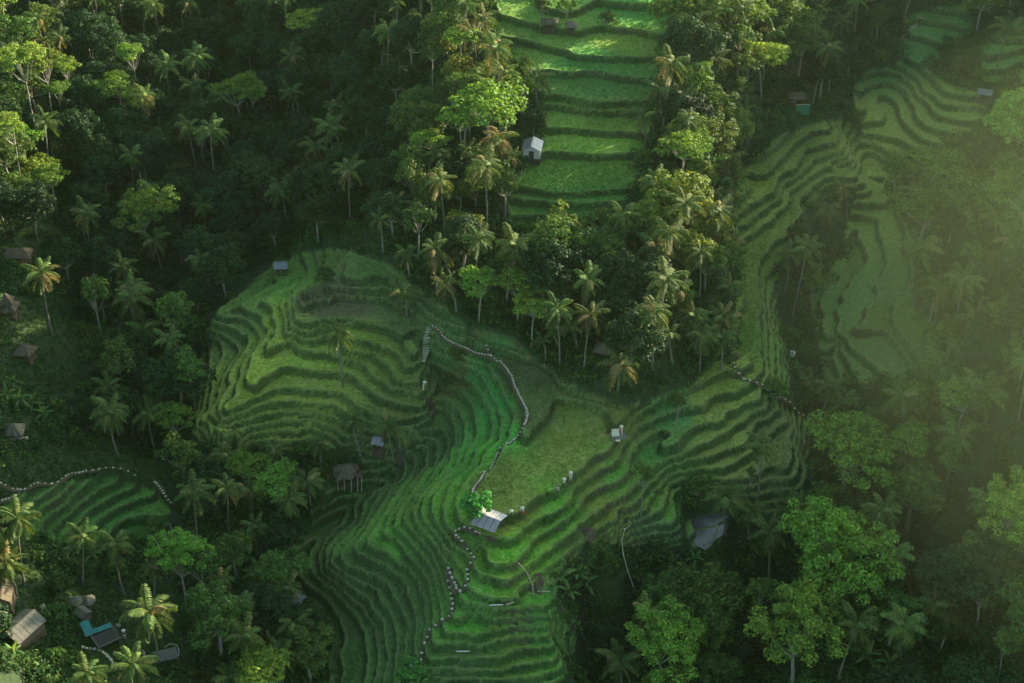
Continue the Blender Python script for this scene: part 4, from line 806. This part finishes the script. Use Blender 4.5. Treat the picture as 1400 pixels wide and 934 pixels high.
H = thing('field_hut', 1345, 135, 'lone grey tin hut on the upper right terraces', 'hut', -20); gable(H, 2.3, 1.8, 1.4, .45, M_TING, M_WOODG, 'x', .3, 3, openw=True)
H = thing('thatched_hut', 476, 655, 'ragged tall grass-roofed hut with pale poles at the gully bottom', 'hut', 12); thatch_hut(H, 3.2, 2.4, 1.6, 1.5, M_THATCH, 1, ragged=.34)
for k, (x_, l_) in enumerate([(-1.9, 2.6), (-.9, 3.0), (.2, 2.7), (1.2, 2.4), (1.8, 3.0)]): child('pole', tubes('pole', [([(x_, -1.6, -1.4), (x_+.2, -1.4, 1.6)], [.07, .05])], M_BAMB), H)
H = thing('thatched_hut', 24, 356, 'long brown thatched roof hut at the left edge above the lawn', 'hut', 4); thatch_hut(H, 4.6, 2.4, 1.4, 1.1, M_THATCH)
H = thing('thatched_hut', 13, 430, 'brown thatched hut with a two-tier roof at the left edge', 'hut', 3); thatch_hut(H, 2.5, 2.5, 1.5, 1.5, M_THATCH, 2)
H = thing('thatched_hut', 36, 487, 'lone brown thatched hut standing in the green lawn', 'hut', -12); thatch_hut(H, 2.5, 2.3, 1.2, 1.1, M_THATCH)
H = thing('thatched_hut', 21, 596, 'grey-brown round-edged thatched shelter above a low stone terrace wall', 'hut', 0); thatch_hut(H, 2.4, 2.2, 1.2, 1.2, M_THGREY)
Wl = thing('terrace_wall', 18, 600, 'low dry stone wall curving in front of the grey-brown thatched shelter', 'stone wall', 0)
for i in range(14): part(Wl, 'stone', (.32, .3, .45), (-2.3 + i*.34, -.25*math.sin(i/4), .1), M_STONE, (0, 0, random.uniform(-.2, .2)), .03)
H = thing('thatched_hut', 828, 487, 'brown thatched shelter half hidden in the wood behind the solitary broad palm', 'hut', -20); thatch_hut(H, 2.9, 2.2, 1.4, 1.0, M_THATCH)
H = thing('thatched_hut', 1089, 140, 'brown thatched shelter behind the green sheet screen', 'hut', 0); thatch_hut(H, 2.9, 2.0, 1.4, .8, M_THATCH)
H = thing('thatched_hut', 751, 36, 'low grey-brown field shelter on the top terrace beside a pale trunk', 'hut', 0); thatch_hut(H, 2.6, 1.8, 1.0, .7, M_THATCH)
H = thing('thatched_hut', 781, 40, 'tiny grey field shelter with a pale peak, right of the low field shelter', 'hut', 0); thatch_hut(H, 1.5, 1.3, .9, .8, M_THGREY)
G = thing('sheet_screen', 1097, 156, 'bright green corrugated sheet screen on the bank below the thatched shelter', 'screen', 3)
for i in range(4): part(G, 'sheet', (.62, .05, 1.9), (-.96 + i*.64, -.01*(i % 2), .9), M_GREENS, (-.25, 0, 0))
part(G, 'rail', (2.8, .1, .1), (0, .28, 1.9), M_BAMB)
for sx in (-1.3, 1.3): part(G, 'post', (.1, .1, 2.2), (sx, .3, .8), M_WOOD)
Fn = thing('bamboo_rail', 1076, 146, 'pale bamboo rail running left from the green sheet screen', 'fence', 14); part(Fn, 'rail', (3.2, .09, .12), (0, 0, .9), M_BAMB); [part(Fn, 'post', (.08, .08, 1.3), (x_, .05, .35), M_WOOD) for x_ in (-1.5, 0, 1.5)]
H = thing('field_hut', 409, 828, 'small grey tin roof hut among the palms right of the lower left wood', 'hut', -25); gable(H, 1.6, 1.8, 1.3, .4, M_TING, M_WOOD, 'x', .1, 2, openw=True)
H = thing('village_house', 33, 868, 'long grey plank-roofed house slanting at the bottom left', 'house', -32); gable(H, 3.4, 4.6, 1.6, 1.0, M_WOODG, M_WOOD, 'y', .3, 7, openw=False, gap=.04)
H = thing('village_house', 8, 826, 'narrow brown-roofed house at the left edge behind the grey plank roof', 'house', 8); gable(H, 2.2, 3.6, 2.2, .9, M_THATCH, M_WOOD, 'y', .2, 4)
H = thing('village_house', 3, 862, 'cream framed lean-to at the far left edge', 'house', 10); gable(H, 1.6, 2.4, 1.9, .5, M_WOODG, M_CREAM, 'y', .15, 3, openw=True)
H = thing('village_house', 115, 846, 'small tan gabled roof between the two round straw parasols and the teal awning', 'house', -40); gable(H, 1.7, 1.5, 1.3, .5, M_THGREY, M_WOOD, 'x', .15, 3)
H = thing('deck_pavilion', 147, 880, 'dark plank roofed pavilion with a pale edge beside the teal awning', 'pavilion', -55); gable(H, 2.6, 2.9, 1.5, .28, M_DKWOOD, M_WOODG, 'y', .2, 8, openw=True, gap=.05)
for (a, b, c, d_) in [((.12, 3.4, .08), (1.52, 0, 1.62), 0, 0), ((3.1, .12, .08), (0, -1.72, 1.75), 0, 0)]: part(H, 'fascia', a, b, M_WOODG)
for px_, py_, lb in [(106, 832, 'left of the two round straw parasols beside the tan gabled roof'), (123, 831, 'right of the two round straw parasols beside the tan gabled roof')]:
    U = thing('straw_parasol', px_, py_, lb, 'parasol', 0, 'round straw parasols'); part(U, 'pole', (.09, .09, 1.9), (0, 0, .95), M_WOOD)
    V = [(0, 0, 2.25)]; n = 14
    for r_, z_ in ((.55, 2.0), (1.05, 1.55)): V += [(math.cos(6.283*k/n)*r_*random.uniform(.93, 1.07), math.sin(6.283*k/n)*r_*random.uniform(.93, 1.07), z_+random.uniform(-.06, .04)) for k in range(n)]
    obj('canopy', V, [(0, 1+k, 1+(k+1) % n) for k in range(n)] + [(1+k, 1+n+k, 1+n+(k+1) % n, 1+(k+1) % n) for k in range(n)], M_THGREY, U)
T = thing('awning', 121, 868, 'teal tarpaulin awning in an L shape beside the dark plank pavilion', 'awning', -62)
for nm, sz, lc, rt in [('sheet', (2.9, 1.25, .04), (0, 0, 1.35), (.06, .02, 0)), ('sheet', (1.0, 2.5, .04), (1.0, 1.9, 1.37), (.0, -.08, 0))]: part(T, nm, sz, lc, M_TEAL, rt)
for x_, y_ in ((-1.3, -.5), (1.3, -.5), (-1.3, .5), (1.3, 2.9)): part(T, 'pole', (.07, .07, 1.7), (x_, y_, .5), M_WOOD)
T = thing('table', 162, 860, 'round pale table top right of the dark plank pavilion', 'table'); child('top', tubes('top', [([(0, 0, .70), (0, 0, .76)], [.4, .4])], M_WOODG, 14), T); part(T, 'leg', (.12, .12, .9), (0, 0, .3), M_WOOD)
D = thing('wooden_deck', 226, 902, 'slanting grey wooden deck with a curved rail at the foot of the bright palm', 'deck', 18)
for i in range(11): part(D, 'plank', (.28, 2.1, .06), (-1.6 + i*.32, 0, .9 + .015*(i % 2)), M_WOODG)
for x_ in (-1.5, 0, 1.6): part(D, 'post', (.14, .14, 2.6), (x_, -.9, -.2), M_WOOD)
child('rail', tubes('rail', [([(.2, 1.1, 1.3), (1.1, 1.2, 1.6), (1.9, .7, 1.6), (2.0, -.3, 1.4), (1.8, -1.0, 1.2)], .06)], M_BAMB), D)
L = thing('ladder_steps', 60, 834, 'short pale rung steps on the grass right of the grey plank-roofed house', 'steps', 35)
for i in range(7): part(L, 'step', (.9, .14, .1), (0, i*.28-.8, .15), M_STONE)
B = thing('white_box', 1083, 487, 'small white box by the dark gully of the right valley', 'box', 5); part(B, 'body', (.8, .7, .7), (0, 0, .45), M_WHITE, bev=.04); part(B, 'lid', (.9, .8, .08), (0, 0, .84), M_WHITE)
B = thing('viewing_seat', 845, 597, 'cream viewing seat with a tall post on a pale platform at the big field edge', 'seat', 8)
part(B, 'platform', (2.2, 1.5, .12), (0, 0, .1), M_WOODG); part(B, 'seat', (1.1, .7, .5), (-.4, 0, .55), M_CREAM, bev=.05); part(B, 'backrest', (1.1, .1, .6), (-.4, .32, .95), M_CREAM); part(B, 'post', (.14, .14, 1.5), (.6, .2, .9), M_CREAM); part(B, 'side_board', (1.2, .25, .1), (.8, -.55, .2), M_WOODG, (0, 0, .5))
part(B, 'step', (.7, .3, .15), (-.2, -.95, .05), M_CREAM)
# bamboo poles and pipes
def pix_pole(name, pts, label, cat, m=M_BAMB, r0=.07, r1=.03):
    b = hit(*pts[0]); o = empty(name, b); o['label'] = label; o['category'] = cat; P3 = [(0, 0, -.5)]
    for px_, py_ in pts[1:]:
        dx, dy, dz = ray(px_, py_); t = b.y/dy; P3.append((dx*t - b.x, 0, CH + dz*t - b.z))
    n = len(P3); me = tubes('culm', [(P3, [r0 + (r1-r0)*i/(n-1) for i in range(n)])], m, 6); child('culm', me, o); 
    for i in range(1, n-1): child('node', tubes('node', [([tuple(Vector(P3[i])*.995), tuple(Vector(P3[i])*1.01 + Vector((0, 0, .03)))], r0*1.25)], m, 6), o)
pix_pole('bamboo_pole', [(873, 818), (866, 802), (858, 780), (852, 757), (850, 738), (854, 724), (862, 718)], 'tall pale bamboo pole bent over at the top, above the stream gully', 'pole', r0=.09, r1=.04)
pix_pole('bamboo_pole', [(730, 813), (728, 800), (721, 784), (714, 775), (708, 769)], 'curved pale bamboo pole leaning over the bare earth beside the banana plants', 'pole', r0=.08, r1=.04)
def log(px0, py0, px1, py1, label, m=M_BAMB, r_=.09):
    a, b = hit(px0, py0), hit(px1, py1); z = max(a.z, b.z) + .35; o = empty('bamboo_pipe', (a.x, a.y, z)); o['label'] = label; o['category'] = 'pipe'
    child('pipe', tubes('pipe', [([(0, 0, 0), (b.x-a.x, b.y-a.y, .05)], r_)], m, 8), o); [child('prop', tubes('prop', [([(u*(b.x-a.x), u*(b.y-a.y), -.9), (u*(b.x-a.x), u*(b.y-a.y), -.05)], .05)], M_WOOD), o) for u in (.12, .88)]
log(669, 830, 688, 831, 'white bamboo pipe lying level on the brown bank below the green plots', M_WHITE); log(624, 893, 642, 893, 'white bamboo pipe on the lowest terrace near the path bottom', M_WHITE)
log(692, 829, 703, 827, 'short pale pipe just right of the white pipe on the brown bank'); log(735, 811, 752, 812, 'pale pipe pointing at the banana plants from the bare earth'); log(898, 790, 912, 786, 'short white pipe lying in the dark gully', M_WHITE, .06)
# paths: trodden earth ribbons with stepping stones set in them
STONES = [box_me('stone', .40, .34, .12, M_STONE, .05), box_me('stone', .34, .38, .10, M_STONE, .05), box_me('stone', .46, .32, .12, M_STONE, .06)]
def ribbon(name, pts, width, m, lift=.05, seg=.45):
    w3 = [hit(a, b) for a, b in pts]; P2 = []
    for a, b in zip(w3, w3[1:]):
        n = max(1, int((b.xy-a.xy).length / seg)); P2 += [a.xy.lerp(b.xy, i/n) for i in range(n)]
    P2.append(w3[-1].xy.copy())
    for _ in range(2): P2 = [P2[0]] + [(P2[i-1] + P2[i]*2 + P2[i+1])/4 for i in range(1, len(P2)-1)] + [P2[-1]]
    V, F, C = [], [], []
    for i, p in enumerate(P2):
        t = (P2[min(i+1, len(P2)-1)] - P2[max(i-1, 0)]).normalized(); nrm = Vector((-t.y, t.x)); ww = width*(1 + .25*math.sin(i*.7))
        xs = np.array([p.x + nrm.x*ww*k for k in (-.5, -.2, .2, .5)]); ys = np.array([p.y + nrm.y*ww*k for k in (-.5, -.2, .2, .5)]); zs = ground(xs, ys)
        top = float(zs[1:3].max()) + lift; C.append((p, top, t))
        V += [(xs[0], ys[0], top-.22), (xs[1], ys[1], top), (xs[2], ys[2], top), (xs[3], ys[3], top-.22)]
    zc = [c[1] for c in C]
    for _ in range(2): zc = [max(zc[i], (zc[max(0, i-1)] + zc[i] + zc[min(len(zc)-1, i+1)])/3) for i in range(len(zc))]
    for i in range(len(C)): 
        for k, dz_ in enumerate((-.25, 0, 0, -.25)): V[i*4+k] = (V[i*4+k][0], V[i*4+k][1], zc[i] + dz_)
        C[i] = (C[i][0], zc[i], C[i][2])
    for i in range(len(P2)-1):
        for k in range(3): F.append((i*4+k, i*4+k+1, i*4+k+5, i*4+k+4))
    o = obj(name, V, F, m, None, True); o['kind'] = 'structure'; return o, C
def stone_path(pts, width, label, every=.62, m=M_DIRT, side=0.0, sc=1.0):
    o, C = ribbon('path', pts, width, m); o['label'] = label; acc = 0; last = None
    for p, z, t in C:
        if last is not None: acc += (p - last).length
        last = p
        if acc >= every or last is C[0][0]:
            acc = 0; n = Vector((-t.y, t.x)) * (side + random.uniform(-.05, .05))
            s = child('stone', random.choice(STONES), o, (p.x + n.x, p.y + n.y, z + .03), (0, 0, math.atan2(t.y, t.x) + random.uniform(-.3, .3)), sc*random.uniform(.85, 1.15))
stone_path([(592,450),(600,453),(607,463),(620,470),(636,480),(650,485),(672,487),(683,496),(693,508),(700,518),(703,529),(711,543),(718,557),(722,567),(718,580),(705,599),(694,609),(683,614),(672,639),(658,655),(646,669),(645,681)], .8, 'stone path along the bright green band, from the stairs to the pink-roofed hut', .40, sc=.9)
stone_path([(671,486),(668,480),(665,474)], .8, 'short spur of stones off the upper stone path', .5)
stone_path([(656,732),(646,728),(632,724),(624,724),(620,730),(627,739),(637,749),(646,760),(650,766),(645,770),(637,776),(640,786),(640,796),(637,803),(629,809)], .7, 'stone path curling round the green plot below the pink-roofed hut', .6)
stone_path([(629,809),(625,808),(622,796),(617,788),(613,785)], 1.3, 'short wide stone path ending at the bare bank', .5)
stone_path([(613,786),(612,796),(615,808),(618,816),(619,830),(617,842),(609,847),(596,857),(587,865),(583,876),(578,890),(575,903),(575,910),(579,915),(571,919),(560,923)], .7, 'stone path running down the spur to the lime bush', .62)
stone_path([(-6,659),(8,663),(18,672),(21,668),(30,672),(42,666),(52,661),(66,662),(80,661),(90,652),(98,647),(118,645)], .8, 'pale stone path crossing above the lower left terraces', .55)
stone_path([(118,645),(140,641),(160,641),(176,645),(188,653)], .6, 'row of stones curving along the top of the lower left terraces', .7)
stone_path([(-6,686),(8,685),(22,681),(30,679),(24,670)], .8, 'lower pale stone path at the left edge', .5)
stone_path([(212,660),(220,668),(228,684),(234,689)], 1.1, 'pale steps dropping right of the lower left terraces', .5)
stone_path([(113,886),(124,888),(136,891),(146,895),(152,903),(154,910)], 1.0, 'wide pale stepped path below the dark plank pavilion', .4, sc=1.3)
stone_path([(1003,497),(1005,505),(1010,512),(1020,522),(1034,528),(1046,533),(1058,540),(1070,548),(1082,558),(1092,567),(1103,574),(1112,577)], .9, 'stone path across the neck of the right valley', .6, sc=1.1)
stone_path([(1196,70),(1210,68),(1214,58),(1222,55),(1232,52),(1238,46),(1250,38),(1255,30),(1262,27)], .5, 'thin pale zigzag path on the upper right slope', .45)
stone_path([(410,890),(417,900),(421,912),(425,925),(423,940)], .6, 'pale steps in the dark gully at the bottom', .5)
# stairs at the upper end of the path
St = thing('stone_stairs', 577, 493, 'grey stone stairs with many steps at the head of the path', 'stairs', 0)
a_, b_ = hit(577, 493), hit(586, 455); o0_ = St.location
sp2 = resample(P('577,494 579,488 582,480 583,470 584,462 586,455'), 3.0)
for i, (u_, v_) in enumerate(sp2):
    p_ = hit(u_, v_); q_ = hit(*sp2[min(i+1, len(sp2)-1)]) if i < len(sp2)-1 else p_; d_ = max(.2, (q_.xy - p_.xy).length)
    child('step', box_me('step', 1.15, .34, .10, M_STONE, .03), St, (p_.x-o0_.x, p_.y-o0_.y, p_.z-o0_.z + .08), (0, 0, -.1))
part(St, 'landing', (1.0, .8, .5), (b_.x-a_.x + .1, b_.y-a_.y+.5, zg(b_.x+.1, b_.y+.5)-a_.z-.1), M_STEP, (0, 0, .2))
# water
def water_poly(name, poly, lv, m, label):
    V = [(*at(a, b, lv), lv) for a, b in P(poly)]; o = obj(name, V, [tuple(reversed(range(len(V))))] if False else [tuple(range(len(V)))], m); o['kind'] = 'structure'; o['label'] = label
    if o.data.polygons[0].normal.z < 0: o.data.flip_normals()
lvp = sorted(zg(*hit(a, b)[:2]) for a, b in [(965, 710), (952, 716), (980, 704), (970, 727), (960, 735), (975, 718)])[4]
water_poly('flooded_field', '940,720 950,703 972,697 992,692 996,706 990,712 975,719 960,722 946,723', lvp + .10, M_POOL, 'flooded grey-brown plot behind its low bund')
water_poly('flooded_field', '948,725 962,724 977,721 992,714 990,730 978,738 972,746 965,752 952,746 946,736', lvp + .07, M_POOL, 'flooded grey-brown plot in front of its low bund')
for pts_, wd_ in [([(1030,842),(1008,852),(990,868),(975,882),(955,892),(930,902),(905,915)], 1.6)]:
    o, _ = ribbon('stream', pts_, wd_, M_STREAM, .03); o['label'] = 'brown stream water in a gully'
def bare(px_, py_, w_, h_, label):
    b = hit(px_, py_); V = []; n = 14; ring = []
    for rr_ in (0, .5, 1.0):
        for k in range(n if rr_ else 1):
            a = 6.283*k/n; r2 = rr_*(1 + .15*math.sin(3*a+px_)); x_ = b.x + math.cos(a)*w_*r2; y_ = b.y + math.sin(a)*h_*r2; V.append((x_, y_, zg(x_, y_) + (.16 if rr_ < 1 else -.05)))
    F = [(0, 1+k, 1+(k+1) % n) for k in range(n)] + [(1+k, 1+n+k, 1+n+(k+1) % n, 1+(k+1) % n) for k in range(n)]
    o = obj('bare_earth', V, F, M_SOIL, None, True); o['kind'] = 'structure'; o['label'] = label
bare(547, 622, .8, .9, 'patch of bare dark earth in the gully right of the bent palm trunk'); bare(733, 800, 1.3, 1.8, 'patch of bare brown earth between the curved bamboo pole and the bananas'); bare(805, 728, 1.1, 1.5, 'small patch of bare earth on the rough slope'); bare(588, 552, 1.0, .8, 'bare earth at the gully head')
# ---------------------------------------------------------------- people
def skin_mesh(name, pts, edges, radii, m, parent, loc=(0, 0, 0)):
    me = bpy.data.meshes.new(name); me.from_pydata(pts, edges, []); me.update(); o = bpy.data.objects.new(name, me); COL.objects.link(o); o.parent = parent; o.location = loc
    md = o.modifiers.new('skin', 'SKIN'); md.use_smooth_shade = True
    for v, r_ in zip(me.skin_vertices[0].data, radii): v.radius = (r_, r_) if not hasattr(r_, '__len__') else r_
    me.skin_vertices[0].data[0].use_root = True; s_ = o.modifiers.new('sub', 'SUBSURF'); s_.levels = s_.render_levels = 1; me.materials.append(m); return o
def person(px_, py_, label, shirt, trousers, hat=None, yaw=0, bend=0.0):
    o = thing('person', px_, py_, label, 'person', yaw); f = bend
    P_ = [(0, 0, .95), (0, -f*.12, 1.15), (0, -f*.3, 1.38), (0, -f*.38, 1.50), (0, -f*.45, 1.62), (0, -f*.5, 1.74)]
    P_ += [(-.19, -f*.28, 1.40), (-.25, -f*.3-.03, 1.14), (-.24, -f*.35-.12, .92), (-.235, -f*.36-.15, .83), (.19, -f*.28, 1.40), (.25, -f*.3-.03, 1.14), (.24, -f*.35-.14, .93), (.235, -f*.36-.17, .84)]
    P_ += [(-.1, 0, .88), (-.11, -.03, .5), (-.12, .02, .08), (-.12, -.12, .03), (.1, 0, .88), (.12, .06, .5), (.13, .14, .08), (.13, 0, .03)]
    E_ = [(0, 1), (1, 2), (2, 3), (3, 4), (4, 5), (2, 6), (6, 7), (7, 8), (8, 9), (2, 10), (10, 11), (11, 12), (12, 13), (0, 14), (14, 15), (15, 16), (16, 17), (0, 18), (18, 19), (19, 20), (20, 21)]
    Rr = [.13, .115, .13, .055, .09, .08, .06, .043, .033, .03, .06, .043, .033, .03, .085, .06, .042, .035, .085, .06, .042, .035]
    skin_mesh('body', P_, E_, Rr, M_SKIN, o)
    skin_mesh('shirt', [P_[0], P_[1], P_[2], P_[6], P_[7], P_[10], P_[11]], [(0, 1), (1, 2), (2, 3), (3, 4), (2, 5), (5, 6)], [.15, .14, .155, .085, .06, .085, .06], shirt, o)
    skin_mesh('trousers', [P_[0], P_[14], P_[15], P_[16], P_[18], P_[19], P_[20]], [(0, 1), (1, 2), (2, 3), (0, 4), (4, 5), (5, 6)], [.145, .1, .08, .06, .1, .08, .06], trousers, o)
    hd = P_[5]
    if hat:
        n = 12; V = [(hd[0], hd[1], hd[2]+.22)] + [(hd[0]+math.cos(6.283*k/n)*.3, hd[1]+math.sin(6.283*k/n)*.3, hd[2]+.02) for k in range(n)] + [(hd[0]+math.cos(6.283*k/n)*.28, hd[1]+math.sin(6.283*k/n)*.28, hd[2]) for k in range(n)]
        obj('hat', V, [(0, 1+k, 1+(k+1) % n) for k in range(n)] + [(1+k, 1+n+k, 1+n+(k+1) % n, 1+(k+1) % n) for k in range(n)] + [tuple(1+n+k for k in reversed(range(n)))], hat, o)
    else: skin_mesh('hair', [(hd[0], hd[1]+.02, hd[2]-.06), (hd[0], hd[1]+.03, hd[2]+.03)], [(0, 1)], [.095, .085], M_NAVY, o)
person(698, 708, 'person in a pale hat on the field edge just right of the pink-roofed hut', M_CREAM, M_NAVY, M_CREAM, 20, .8); person(715, 705, 'person in white, second to the right of the pink-roofed hut', M_WHITE, M_RED, M_WHITE, -30, .5)
person(780, 658, 'person in white highest up the lower right edge of the big field', M_WHITE, M_WHITE, M_CREAM, 10); person(771, 667, 'person in a bright white shirt in the middle of the row at the field edge', M_WHITE, M_NAVY, M_CREAM, 60); person(763, 672, 'person in grey at the lower end of the row at the field edge', M_WOODG, M_CREAM, None, -20, .6)
person(849, 595, 'person in pink by the cream viewing seat', M_PINK, M_RED, M_CREAM, 15); person(171, 874, 'person with a dark top standing right of the dark plank pavilion', M_NAVY, M_WHITE, M_WHITE, 30); person(198, 900, 'person in an orange-pink top on the grass left of the wooden deck', M_PINK, M_CREAM, None, -40)
person(563, 920, 'person in white resting at the lower end of the stone path', M_WHITE, M_PINK, M_WHITE, 0, .3); person(483, 648, 'person in white beside the ragged grass-roofed hut', M_WHITE, M_WHITE, None, 10); person(579, 534, 'person in white at the head of the gully', M_WHITE, M_WHITE, M_WHITE, 80, .5)
# ---------------------------------------------------------------- labels for every plant
MARKS = [(729,201,'white walled shed'),(672,713,'pink-roofed hut'),(385,366,'grey hut above the left bowl'),(521,607,'mauve roof in the gully'),(472,640,'ragged grass-roofed hut'),(1346,129,'lone grey hut at upper right'),(121,860,'teal awning'),(13,417,'two-tier thatched hut'),
 (36,478,'lone hut in the lawn'),(24,347,'long thatched roof'),(970,715,'flooded plot'),(577,475,'stone stairs'),(845,590,'cream viewing seat'),(800,880,'bottom stream gully'),(1097,150,'green sheet screen'),(1083,484,'small white box'),(1092,850,'huge tree with pale limbs'),(925,290,'great golden bamboo'),
 (1225,50,'pale zigzag path'),(765,35,'top field shelters'),(196,282,'bright tree alone in the dark valley'),(240,722,'tree with forked white trunk'),(226,900,'wooden deck'),(409,825,'grey roof among the lower palms'),(1140,752,'huge round-crowned tree'),(330,118,'dim tree in the dark slope'),(28,72,'sunlit trees at upper left'),
 (828,480,'shelter behind the solitary palm'),(1292,238,'airy flat-crowned tree'),(1152,256,'sparse sunlit palm'),(1387,330,'sunlit palm at the right edge'),(1390,752,'pale palm at the lower right edge'),(500,60,'dark slope left of the upper fields'),(33,860,'grey plank-roofed house'),(20,590,'round-edged thatched shelter'),(1291,502,'wide-fronded palm on the right slope'),
 (460,455,'lone palm in the bowl'),(1112,577,'right valley path end'),(1060,30,'wood right of the upper fields'),(668,146,'wide sunlit flat-crowned tree'),(600,345,'dry-fronded palm cluster'),(200,200,'left valley wood'),(1290,900,'bottom right wood'),(350,930,'bottom left gully palms')]
ORD = ['nearest', 'second nearest', 'third nearest', 'fourth nearest', 'fifth nearest', 'sixth nearest', 'seventh nearest', 'eighth nearest', 'ninth nearest', 'tenth nearest', 'eleventh nearest', 'twelfth nearest']
ORD += ['%s nearest' % s for s in 'thirteenth fourteenth fifteenth sixteenth seventeenth eighteenth nineteenth twentieth'.split()]
GRP = {'palm': 'coconut palms on the slopes', 'tree': 'broad-leaved trees of the wood', 'bush': 'bushes among the trees', 'banana plant': 'banana plants in clumps'}
fam_pts = {}
for i, (o, f, l, a, b) in enumerate(THINGS): fam_pts.setdefault(f, []).append((i, a, b))
rank = {}
for f, ps in fam_pts.items():
    arr = np.array([(a, b) for _, a, b in ps])
    for mi, (mx, my, _) in enumerate(MARKS):
        for r_, j in enumerate(np.argsort(np.hypot(arr[:, 0]-mx, arr[:, 1]-my))[:95]):
            k = ps[j][0]
            if k not in rank or r_ < rank[k][0]: rank[k] = (r_, mi)
def side(dx, dy):
    if abs(dx) > abs(dy): return 'right of' if dx > 0 else 'left of'
    return 'below' if dy > 0 else 'above'
def ordw(n):
    if n < len(ORD): return ORD[n]
    t, u = divmod(n + 1, 10); tens = {2: 'twenty', 3: 'thirty', 4: 'forty', 5: 'fifty', 6: 'sixty', 7: 'seventy', 8: 'eighty', 9: 'ninety'}[t]; units = ['', 'first', 'second', 'third', 'fourth', 'fifth', 'sixth', 'seventh', 'eighth', 'ninth']
    return (tens + '-' + units[u] if u else {'twenty': 'twentieth', 'thirty': 'thirtieth', 'forty': 'fortieth', 'fifty': 'fiftieth', 'sixty': 'sixtieth', 'seventy': 'seventieth', 'eighty': 'eightieth', 'ninety': 'ninetieth'}[tens]) + ' nearest'
seen = {}
for i, (o, f, l, a, b) in enumerate(THINGS):
    o['category'] = f; o['group'] = GRP[f]
    if i in rank:
        r_, mi = rank[i]; mx, my, nm = MARKS[mi]; o['label'] = f"{l}, {side(a-mx, b-my)} and {ordw(r_)} {f} to the {nm}"
        w_ = o['label'].split()
        if len(w_) > 16: o['label'] = f"{l}, {ordw(r_)} {f} to the {nm}"
        if len(o['label'].split()) > 16: o['label'] = f"{f} {ordw(r_)} to the {nm}"
    else: o['label'] = f"{l} deep in the wood on the far slopes"
# ---------------------------------------------------------------- morning haze in the valley air
hz = bpy.data.meshes.new('haze'); bmh = bmesh.new(); bmesh.ops.create_cube(bmh, size=1.0); bmh.to_mesh(hz); bmh.free()
gv = np.array([XG.min(), XG.max(), YG.min(), YG.max(), ZG.min(), ZG.max()])
ho = bpy.data.objects.new('haze', hz); COL.objects.link(ho); ho['kind'] = 'stuff'; ho['label'] = 'pale morning haze hanging over the valley'
top_ = max(CH + 3, gv[5] + 25)
ho.location = ((gv[0]+gv[1])/2, (gv[2]+gv[3])/2, (gv[4] - 2 + top_)/2); ho.scale = (gv[1]-gv[0]+20, gv[3]-gv[2]+20, top_ - gv[4] + 2)
mh_ = bpy.data.materials.new('haze'); mh_.use_nodes = True; nth = mh_.node_tree; nth.nodes.clear()
pv = nth.nodes.new('ShaderNodeVolumePrincipled'); pv.inputs['Density'].default_value = HAZE; pv.inputs['Color'].default_value = (.74, .95, .74, 1); pv.inputs['Anisotropy'].default_value = HAZE_G
mo = nth.nodes.new('ShaderNodeOutputMaterial'); nth.links.new(pv.outputs[0], mo.inputs['Volume']); hz.materials.append(mh_)
# a bank of brighter mist lying over the right-hand slope
bmm = bmesh.new(); bmesh.ops.create_uvsphere(bmm, u_segments=32, v_segments=16, radius=1); mm_ = bpy.data.meshes.new('mist'); bmm.to_mesh(mm_); bmm.free()
mt2 = bpy.data.materials.new('mist'); mt2.use_nodes = True; n2_ = mt2.node_tree; n2_.nodes.clear(); v2 = n2_.nodes.new('ShaderNodeVolumePrincipled'); v2.inputs['Density'].default_value = MIST; v2.inputs['Color'].default_value = (.78, 1.0, .58, 1); v2.inputs['Anisotropy'].default_value = HAZE_G
o2_ = n2_.nodes.new('ShaderNodeOutputMaterial'); n2_.links.new(v2.outputs[0], o2_.inputs['Volume']); mm_.materials.append(mt2)
for lc, sc in MISTS:
    q = bpy.data.objects.new('mist', mm_); COL.objects.link(q); q.location = lc; q.scale = sc; q['kind'] = 'stuff'; q['label'] = 'bank of sunlit mist over the right-hand slope'
